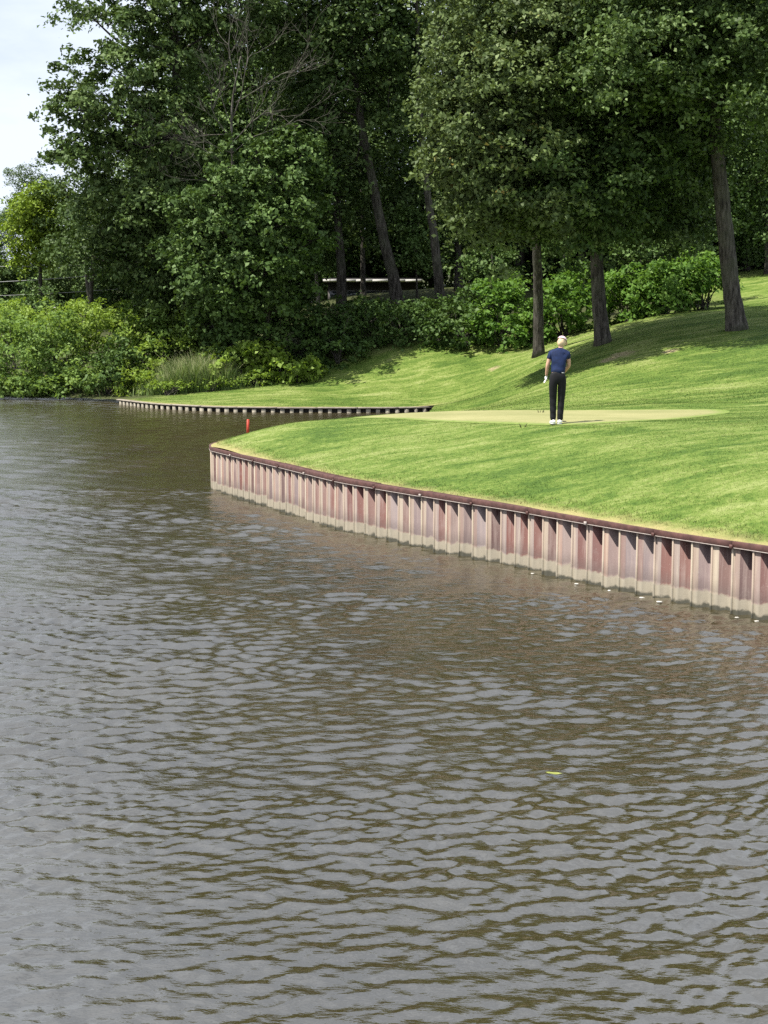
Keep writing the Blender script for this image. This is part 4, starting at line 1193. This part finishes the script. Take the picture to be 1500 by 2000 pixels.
def cart():
    p = at(90,624,88); zb = gz(p[0], 88); h = max(1.7, p[2]-zb)
    o = empty('golf_cart', (p[0], 88, zb), 0.5); tag(o, 'white vehicle top just showing over the left bank bushes', 'cart')
    BLACK = plain('cart_rubber', (0.02,0.02,0.02), 0.7)
    m = MB(); m.box((0,0,h-.03), (1.2,1.5,.07), taper=.93); m.build('roof', WHITE, o)
    for a in (-.5,.5):
        for b in (-.6,.6):
            m = MB(); m.tube([(a,b,.5),(a,b,h-.05)], [.025,.025], 6); m.build('roof_post', BLACK, o)
    m = MB(); m.box((0,0,.5), (1.15,2.2,.42), taper=.9); m.build('body', WHITE, o)
    m = MB(); m.box((0,-.25,.82), (1.05,.5,.16)); m.box((0,-.5,1.05), (1.05,.12,.45)); m.build('seat', BLACK, o)
    for a in (-.55,.55):
        for b in (-.75,.75):
            m = MB(); m.tube([(a-.08,b,.23),(a+.08,b,.23)], [.23,.23], 14); m.build('wheel', BLACK, o, True)
cart()

# ------------------------------------------------------------------ hazard stake, tufts, floating bits
RED = plain('red_paint', (0.42,0.05,0.03), 0.55, 0.25, 25)
p = at(484,838,35.2); zs = gz(p[0], 35.2)
m = MB(); m.box((0,0,.06), (.06,.03,.46)); m.add([(-.03,-.015,.29),(.03,-.015,.29),(.03,.015,.29),(-.03,.015,.29),(-.022,-.008,.305),(.022,-.008,.305),(.022,.008,.305),(-.022,.008,.305)],
    [(0,1,5,4),(1,2,6,5),(2,3,7,6),(3,0,4,7),(4,5,6,7)])
st = m.build('hazard_stake', RED); st.location = (p[0], 35.2, zs+.03); st.rotation_euler = (0.02, 0.03, 0.3)
tag(st, 'short red hazard stake in the grass at the tip of the bank', 'stake')

DRYLEAF = plain('dark_dry_leaf', (0.05,0.055,0.02), 0.8, 0.3, 30)
def tuft(px, py, Y, label, blades):
    p = at(px, py, Y); z = gz(p[0], Y)
    m = MB()
    for (dx, lean, h, w) in blades:
        P = np.array([(dx, 0, -.01), (dx+lean*.4*h, .01, h*.55), (dx+lean*h, .02, h)])
        m.tube(P, [w, w*.8, w*.15], 5)
    o = m.build('dead_leaf_tuft', DRYLEAF); o.location = (p[0], Y, z); tag(o, label, 'tuft', 'dark tufts on the putting green')
tuft(1022,824,29.4,'dark forked tuft at the front edge of the putting green', [(-.045,-.55,.075,.012),(.045,.45,.08,.012),(.03,.2,.05,.008)])
tuft(1056,806,34.6,'dark ragged tuft at the back edge of the putting green', [(-.05,-.3,.09,.010),(-.02,.5,.07,.008),(.04,.6,.10,.011),(.07,.2,.05,.008)])

FOAM = plain('pale_scum', (0.50,0.48,0.43), 0.6, 0.15)
FLEAF = plain('yellow_green_leaf', (0.20,0.22,0.05), 0.6, 0.3, 40)
frng = np.random.default_rng(4)
fs = along(front)
foam_lb = ['white fleck on the water at the near right end of the wall', 'white fleck on the water, second from the right end of the wall', 'longish white fleck on the water below the wall', 'white fleck on the water at the middle of the near wall', 'pale bluish fleck on the water below the wall', 'small white fleck on the water far along the wall', 'farthest white fleck floating along the wall']
fpx = [(1478,1214),(1440,1207),(1288,1176),(1254,1168),(1190,1154),(1126,1141),(1040,1121)]
for (px, py), lb in zip(fpx, foam_lb):
    a = at(px, py, 20); t = (0.012-CAMH)/(a[2]-CAMH); x, y = a[0]*t, 20*t
    L = 0.05 if 'longish' in lb else frng.uniform(.018, .032)
    n = 9; V = []
    for z, sc in ((0.0, 1.0), (0.012, 0.8)):
        for j in range(n):
            th_ = 2*math.pi*j/n; rr_ = sc*(1+.25*frng.normal())
            V.append((L*math.cos(th_)*rr_, .5*L*math.sin(th_)*rr_, z))
    Qf = [(j, (j+1) % n, n+(j+1) % n, n+j) for j in range(n)]
    me = mesh_np('foam_fleck', np.array(V), [np.array(Qf), np.array([tuple(range(n, 2*n))])], [FOAM])
    o = obj('foam_fleck', me); o.location = (x, y, 0.014); tag(o, lb, 'foam', 'white flecks floating along the wall')
a = at(1082,1514,20); t = (0.02-CAMH)/(a[2]-CAMH)
m = MB(); nn = 7
V = []; 
for i, s in enumerate(np.linspace(-1, 1, nn)):
    w = .017*(1-s*s)**.8*(1+.25*math.sin(7*s))
    V += [(s*.075, -w, .004+.006*s*s), (s*.075, 0, .0+.006*s*s), (s*.075, w, .004+.006*s*s)]
V += [(x, y, z-.003) for x, y, z in V]
N3 = nn*3
Ql = []
for i in range(nn-1):
    for j in range(2):
        q_ = (i*3+j, i*3+3+j, i*3+4+j, i*3+1+j); Ql += [q_, tuple(N3+k for k in q_[::-1])]
m.add(V, Ql)
fl = m.build('floating_leaf', FLEAF, None, True); fl.location = (a[0]*t, 20*t, 0.035); fl.rotation_euler = (0.25, 0, -0.25)
tag(fl, 'single yellow green leaf floating on the open water', 'leaf')

# ------------------------------------------------------------------ the golfer
def skin_mesh(name, pts, edges, rads, sub=2, root=0):
    me = bpy.data.meshes.new(name+'_skel'); me.from_pydata([tuple(p) for p in pts], edges, [])
    o = bpy.data.objects.new(name+'_skel', me); COL.objects.link(o)
    md = o.modifiers.new('skin', 'SKIN'); md.use_smooth_shade = True
    for i, r in enumerate(rads):
        v = me.skin_vertices[0].data[i]; v.radius = (r, r) if not isinstance(r, tuple) else r
        v.use_root = (i == root)
    ms = o.modifiers.new('sub', 'SUBSURF'); ms.levels = sub; ms.render_levels = sub
    dg = bpy.context.evaluated_depsgraph_get(); dg.update()
    ev = o.evaluated_get(dg); out = bpy.data.meshes.new_from_object(ev)
    V = np.empty(len(out.vertices)*3, np.float32); out.vertices.foreach_get('co', V)
    Fs = [tuple(p.vertices) for p in out.polygons]
    bpy.data.objects.remove(o); bpy.data.meshes.remove(out); bpy.data.meshes.remove(me)
    return V.reshape(-1, 3), Fs

def to_mesh(name, parts, mats):
    V = []; Fq = []; Ft = []; mq = []; mt = []; n = 0
    for v, fs, mi in parts:
        V.append(np.asarray(v, float))
        for f in fs:
            g = [i+n for i in f]
            (Fq if len(f) == 4 else Ft).append(g); (mq if len(f) == 4 else mt).append(mi)
        n += len(v)
    fl = []
    if Fq: fl.append(np.array(Fq))
    if Ft: fl.append(np.array(Ft))
    return mesh_np(name, np.concatenate(V), fl, mats, True, fmat=mq+mt)

def ell(c, r, nu=16, nv=12, R=None, f=None):
    m = MB(); m.ellipsoid((0, 0, 0), r, nu, nv)
    V = m.V[0]
    if f is not None: V = f(V)
    if R is not None: V = V @ np.asarray(R).T
    return V+np.asarray(c), m.Q

SKIN = plain('skin', (0.52,0.31,0.215), 0.5, 0.08, 20)
NAVY = plain('navy_shirt', (0.006,0.016,0.060), 0.8, 0.35, 14)
BLACKT = plain('black_trousers', (0.006,0.006,0.008), 0.75, 0.2, 20)
BLOND = plain('blond_hair', (0.58,0.44,0.27), 0.6, 0.25, 60)
PINK = plain('pale_pink_cap', (0.78,0.56,0.62), 0.7, 0.06, 20)
WHITEL = plain('white_leather', (0.82,0.82,0.80), 0.5, 0.04, 20)
BLKMET = plain('black_metal', (0.02,0.02,0.022), 0.35, 0.1, 20, 0.5)
CHROME = plain('steel_shaft', (0.45,0.45,0.46), 0.3, 0.05, 20, 0.5, 0.9)

def golfer():
    p = at(1087,823,29.15); base = np.array([p[0], 29.15, gz(p[0], 29.15)+0.012])
    J = {'pel':(0.012,0,.93),'wai':(.02,.03,1.07),'che':(.035,.085,1.25),'upc':(.05,.125,1.37),'nek':(.075,.165,1.455),'hd':(.10,.21,1.53),
         'ls':(-.115,.105,1.375),'le':(-.185,.075,1.14),'lw':(-.20,.13,.93),
         'rs':(.215,.135,1.36),'re':(.245,.14,1.13),'rw':(.17,.31,1.00),
         'lh':(-.075,0,.88),'lk':(-.072,.025,.48),'la':(-.068,-.015,.09),
         'rh':(.098,0,.88),'rk':(.085,.03,.48),'ra':(.055,-.025,.09)}
    names = list(J); ix = {n: i for i, n in enumerate(names)}
    E = [('pel','wai'),('wai','che'),('che','upc'),('upc','nek'),('nek','hd'),('upc','ls'),('ls','le'),('le','lw'),('upc','rs'),('rs','re'),('re','rw'),('pel','lh'),('lh','lk'),('lk','la'),('pel','rh'),('rh','rk'),('rk','ra')]
    Rr = {'pel':(.13,.095),'wai':(.115,.085),'che':(.125,.08),'upc':(.085,.055),'nek':(.05,.05),'hd':(.06,.06),'ls':(.055,.055),'le':(.040,.040),'lw':(.026,.026),'rs':(.055,.055),'re':(.040,.040),'rw':(.026,.026),'lh':(.085,.085),'lk':(.056,.056),'la':(.036,.036),'rh':(.085,.085),'rk':(.056,.056),'ra':(.036,.036)}
    parts = [(*skin_mesh('b', [J[n] for n in names], [(ix[a], ix[b]) for a, b in E], [Rr[n] for n in names]), 0)]
    # head: turned down and to the right, with nose, brow, chin, ears
    tilt = Matrix.Rotation(-0.30, 3, 'Z') @ Matrix.Rotation(-0.55, 3, 'X') @ Matrix.Rotation(0.12, 3, 'Y')
    Rh = np.array(tilt); hc = np.array([.108,.232,1.592])
    def face(V):
        V = V.copy(); x, y, z = V.T
        nose = np.exp(-((x/.016)**2+((z+.012)/.022)**2))*(y > 0)
        brow = np.exp(-(((z-.025)/.014)**2))*(y > .04)*.004
        eye = np.exp(-(((np.abs(x)-.032)/.014)**2+((z-.005)/.012)**2))*(y > 0)
        chin = np.exp(-((x/.03)**2+((z+.09)/.03)**2))*(y > -.02)
        V[:, 1] += .022*nose+brow-.007*eye+.016*chin
        V[:, 0] *= 1-.22*np.clip(-z/.11, 0, 1)
        return V
    parts.append((*ell(hc, (.074,.092,.112), 28, 22, Rh, face), 0))
    for sx in (-1, 1):
        parts.append((*ell(hc+Rh@np.array([sx*.076,-.004,-.005]), (.010,.020,.030), 10, 8, Rh), 0))
    # hands: palm, four fingers and a thumb
    def hand(w, d, side, grow=0.0, curl=0.35):
        w = np.asarray(w, float); d = unit(np.asarray(d, float))
        sd = unit(np.cross(d, np.array([1.0, 0, 0]) if abs(d[0]) < .9 else UP))   # across the knuckles (front to back)
        pn = np.cross(d, sd)
        out = [(*skin_mesh('p', [w, w+d*.045, w+d*.085], [(0, 1), (1, 2)], [(.026+grow, .020+grow), (.034+grow, .016+grow), (.030+grow, .014+grow)]), 0)]
        for k, (o_, l) in enumerate([(-.030,.060),(-.010,.072),(.010,.075),(.029,.066)]):
            a = w+d*.085+sd*o_; b = a+unit(d+pn*side*curl)*l*.5; c = b+unit(d+pn*side*curl*2.4)*l*.5
            out.append((*skin_mesh('f', [a-d*.02, a, b, c], [(0, 1), (1, 2), (2, 3)], [.0085+grow, .0090+grow, .0082+grow, .0068+grow], 1), 0))
        a = w+d*.03+sd*.024
        b = a+unit(d*.7+sd*.7)*.04; c = b+unit(d+sd*.15+pn*side*.4)*.032
        out.append((*skin_mesh('t', [a, b, c], [(0, 1), (1, 2)], [.012+grow, .010+grow, .008+grow], 1), 0))
        return out
    lw = np.array(J['lw']); ld = lw-np.array(J['le'])
    rw = np.array(J['rw']); rd = np.array([-.12, .10, -.5])
    parts += hand(lw, ld, 1.0); parts += hand(rw, rd, -1.0, curl=1.1)
    # feet
    for a in ('la', 'ra'):
        A = np.array(J[a]); sgn = -1 if a == 'la' else 1
        parts.append((*skin_mesh('ft', [A, A+np.array([0, .03, -.045]), A+np.array([sgn*.01, .12, -.055])], [(0, 1), (1, 2)], [.034, .036, .026]), 0))
    body = obj('person', to_mesh('person', parts, [SKIN]))
    body.location = base
    tag(body, 'golfer in navy polo shirt and black trousers seen from behind, looking down at the green', 'person')
    # shirt: torso and two short sleeves
    sp = ['wai','che','upc']; P = [(.014,.004,.95),(.018,.025,1.06),(.033,.085,1.24),(.05,.128,1.365),(.078,.165,1.465),
         (-.112,.105,1.375),(-.158,.09,1.245),(.213,.135,1.362),(.236,.138,1.235)]
    Es = [(0,1),(1,2),(2,3),(3,4),(3,5),(5,6),(3,7),(7,8)]
    Rs = [(.165,.118),(.150,.108),(.158,.118),(.140,.122),(.062,.06),(.075,.072),(.064,.064),(.075,.072),(.064,.064)]
    sv, sf = skin_mesh('s', P, Es, Rs, 2, 2)
    rr = np.random.default_rng(6)
    ph = rr.uniform(0, 6.28, 4)
    fold = .006*np.sin(38*sv[:, 2]+22*sv[:, 0]+ph[0])*np.sin(16*sv[:, 0]+ph[1])+.004*np.sin(60*sv[:, 0]-30*sv[:, 2]+ph[2])
    sv[:, 1] += fold; sv[:, 0] += .5*fold
    obj('shirt', to_mesh('shirt', [(sv, sf, 0)], [NAVY]), body)
    mb = MB(); mb.tube([(.066,.148,1.425),(.074,.158,1.458)], [.068,.060], 16, caps=False); mb.build('collar', NAVY, body, True)
    mb = MB(); mb.box((0,0,0), (.05,.004,.016)); o = mb.build('shirt_tag', plain('grey_print', (.5,.5,.52), .6), body); o.location = (.098,-.112,1.005); o.rotation_euler = (0.1, 0, .3)
    P = [(.014,.015,1.06),(.012,-.005,.92),(-.078,0,.85),(-.074,.02,.48),(-.070,-.015,.055),(.100,0,.85),(.088,.022,.48),(.060,-.025,.055)]
    Et = [(0,1),(1,2),(2,3),(3,4),(1,5),(5,6),(6,7)]
    Rt = [(.135,.10),(.150,.115),(.094,.10),(.070,.074),(.058,.062),(.094,.10),(.070,.074),(.058,.062)]
    tv, tf = skin_mesh('t', P, Et, Rt, 2, 1)
    fold = .005*np.sin(42*tv[:, 2]+18*tv[:, 0]+1.3)*np.clip((1.0-tv[:, 2]), 0, 1)
    tv[:, 1] += fold; tv[:, 0] += .4*fold
    obj('trousers', to_mesh('trousers', [(tv, tf, 0)], [BLACKT]), body)
    # glove on the left hand
    obj('glove', to_mesh('glove', hand(lw-unit(ld)*.008, ld, 1.0, grow=.0035), [WHITEL]), body)
    # shoes with soles
    for a, yaw in (('la', .06), ('ra', -.10)):
        A = np.array(J[a]); c, s_ = math.cos(yaw), math.sin(yaw)
        sv2 = []
        prof2 = [(-.075,.030,.066),(-.05,.040,.075),(.0,.042,.080),(.06,.044,.062),(.13,.048,.050),(.18,.042,.040),(.205,.022,.026)]
        k = 12; V = []
        for y, w, h in prof2:
            for j in range(k):
                t = 2*math.pi*j/k
                V.append((w*math.cos(t), y, max(.014, .012+h*(.5+.5*math.sin(t)))))
        Qs = [(i*k+j, i*k+(j+1) % k, (i+1)*k+(j+1) % k, (i+1)*k+j) for i in range(len(prof2)-1) for j in range(k)]
        V = np.array(V); n = len(V); V = np.vstack([V, [(0, -.082, .04), (0, .215, .022)]])
        Ts = [(n, (j+1) % k, j) for j in range(k)] + [(n+1, (len(prof2)-1)*k+j, (len(prof2)-1)*k+(j+1) % k) for j in range(k)]
        Rz = np.array([[c, -s_, 0], [s_, c, 0], [0, 0, 1]])
        V = V @ Rz.T + np.array([A[0], A[1], 0.0])
        m = MB(); m.add(V, Qs, Ts); sh = m.build('shoe', WHITEL, body, True)
        m = MB(); ov = [(w*1.04*q, y, 0) for y, w, h in prof2 for q in (-1, 1)]
        nP = len(prof2); V2 = np.array([(x, y, z) for z in (0.0, .016) for x, y, _ in ov]) @ Rz.T + np.array([A[0], A[1], 0.0]); N2 = 2*nP
        Qs = []
        for i in range(nP-1):
            a0 = 2*i; Qs += [(a0, a0+2, a0+3, a0+1), (N2+a0, N2+a0+1, N2+a0+3, N2+a0+2), (a0, N2+a0, N2+a0+2, a0+2), (a0+1, a0+3, N2+a0+3, N2+a0+1)]
        Qs += [(0, 1, N2+1, N2), (N2-2, 2*N2-2, 2*N2-1, N2-1)]
        m.add(V2, Qs); m.build('sole', plain('grey_sole', (.55,.55,.55), .7), sh)
    # hair to the nape, cap on top
    def hairf(V):
        V = V.copy(); x, y, z = V.T
        V[:, 1] = np.where(y > .03, .03+(y-.03)*.2, y); V[:, 1] -= .012*np.clip(-z/.1, 0, 1)
        V += .004*np.stack([np.sin(90*z), np.sin(80*x+60*z), np.sin(95*x)], 1)
        return V
    hv, hf = ell(hc+Rh@np.array([0,-.012,-.004]), (.084,.098,.118), 24, 18, Rh, hairf)
    obj('hair', to_mesh('hair', [(hv, hf, 0)], [BLOND]), body)
    m = MB(); m.ellipsoid((0,0,0), (.088,.106,.095), 24, 10, zmin=0.18)
    V = m.V[0]
    n = len(V); brim = []
    for r_ in (1.0, 1.25, 1.55):
        for j in range(13):
            t = math.radians(20+140*j/12)
            brim.append((.086*math.cos(t)*min(r_, 1.12), .085*math.sin(t)*r_+(.02 if r_ > 1 else 0), .018-.012*(r_-1)))
    brim = np.array(brim); brim2 = brim-np.array([0, 0, .004])
    m2 = MB(); m2.add(V, m.Q)
    bq = [(i*13+j, (i+1)*13+j, (i+1)*13+j+1, i*13+j+1) for i in range(2) for j in range(12)]
    m2.add(brim, bq); m2.add(brim2, [q_[::-1] for q_ in bq])
    for i in range(len(m2.V)): m2.V[i] = (m2.V[i]*1.10+np.array([0, -.010, .014])) @ Rh.T + hc
    m2.build('cap', PINK, body, True)
    for sx in (-1, 1):
        m = MB(); m.ellipsoid(hc+Rh@np.array([sx*.031, .083, .006]), (.011,.006,.007), 8, 6, Rh); m.build('eye', plain('eye', (.05,.04,.035), .2), body, True)
    # putter held in the right hand
    g = np.array(J['rw'])+unit(rd)*.06+np.array([-.012, .012, 0]); hp = np.array([.175, .42, .03])
    ax = unit(hp-g); top = g-ax*.12
    pt = empty('putter', base+hp-np.array([0, 0, .03])); tag(pt, 'black headed putter standing in front of the golfer', 'golf club')
    org = hp-np.array([0, 0, .03])
    m = MB(); m.tube([g+ax*.10-org, hp-org], [.006,.005], 8); m.build('shaft', CHROME, pt, True)
    m = MB(); m.tube([top-org, g+ax*.11-org], [.013,.010], 8); m.build('grip', BLKMET, pt, True)
    m = MB(); m.box(np.array([.012,0,.016]), (.115,.05,.026), taper=.9); m.build('head', BLKMET, pt)
    gb = MB(); gb.ellipsoid((0,0,.0213), (.0213,.0213,.0213), 16, 12)
    b = gb.build('golf_ball', WHITEL, None, True); b.location = base+np.array([.135, .37, .0]); tag(b, 'white golf ball on the green beside the putter head', 'golf ball')
golfer()
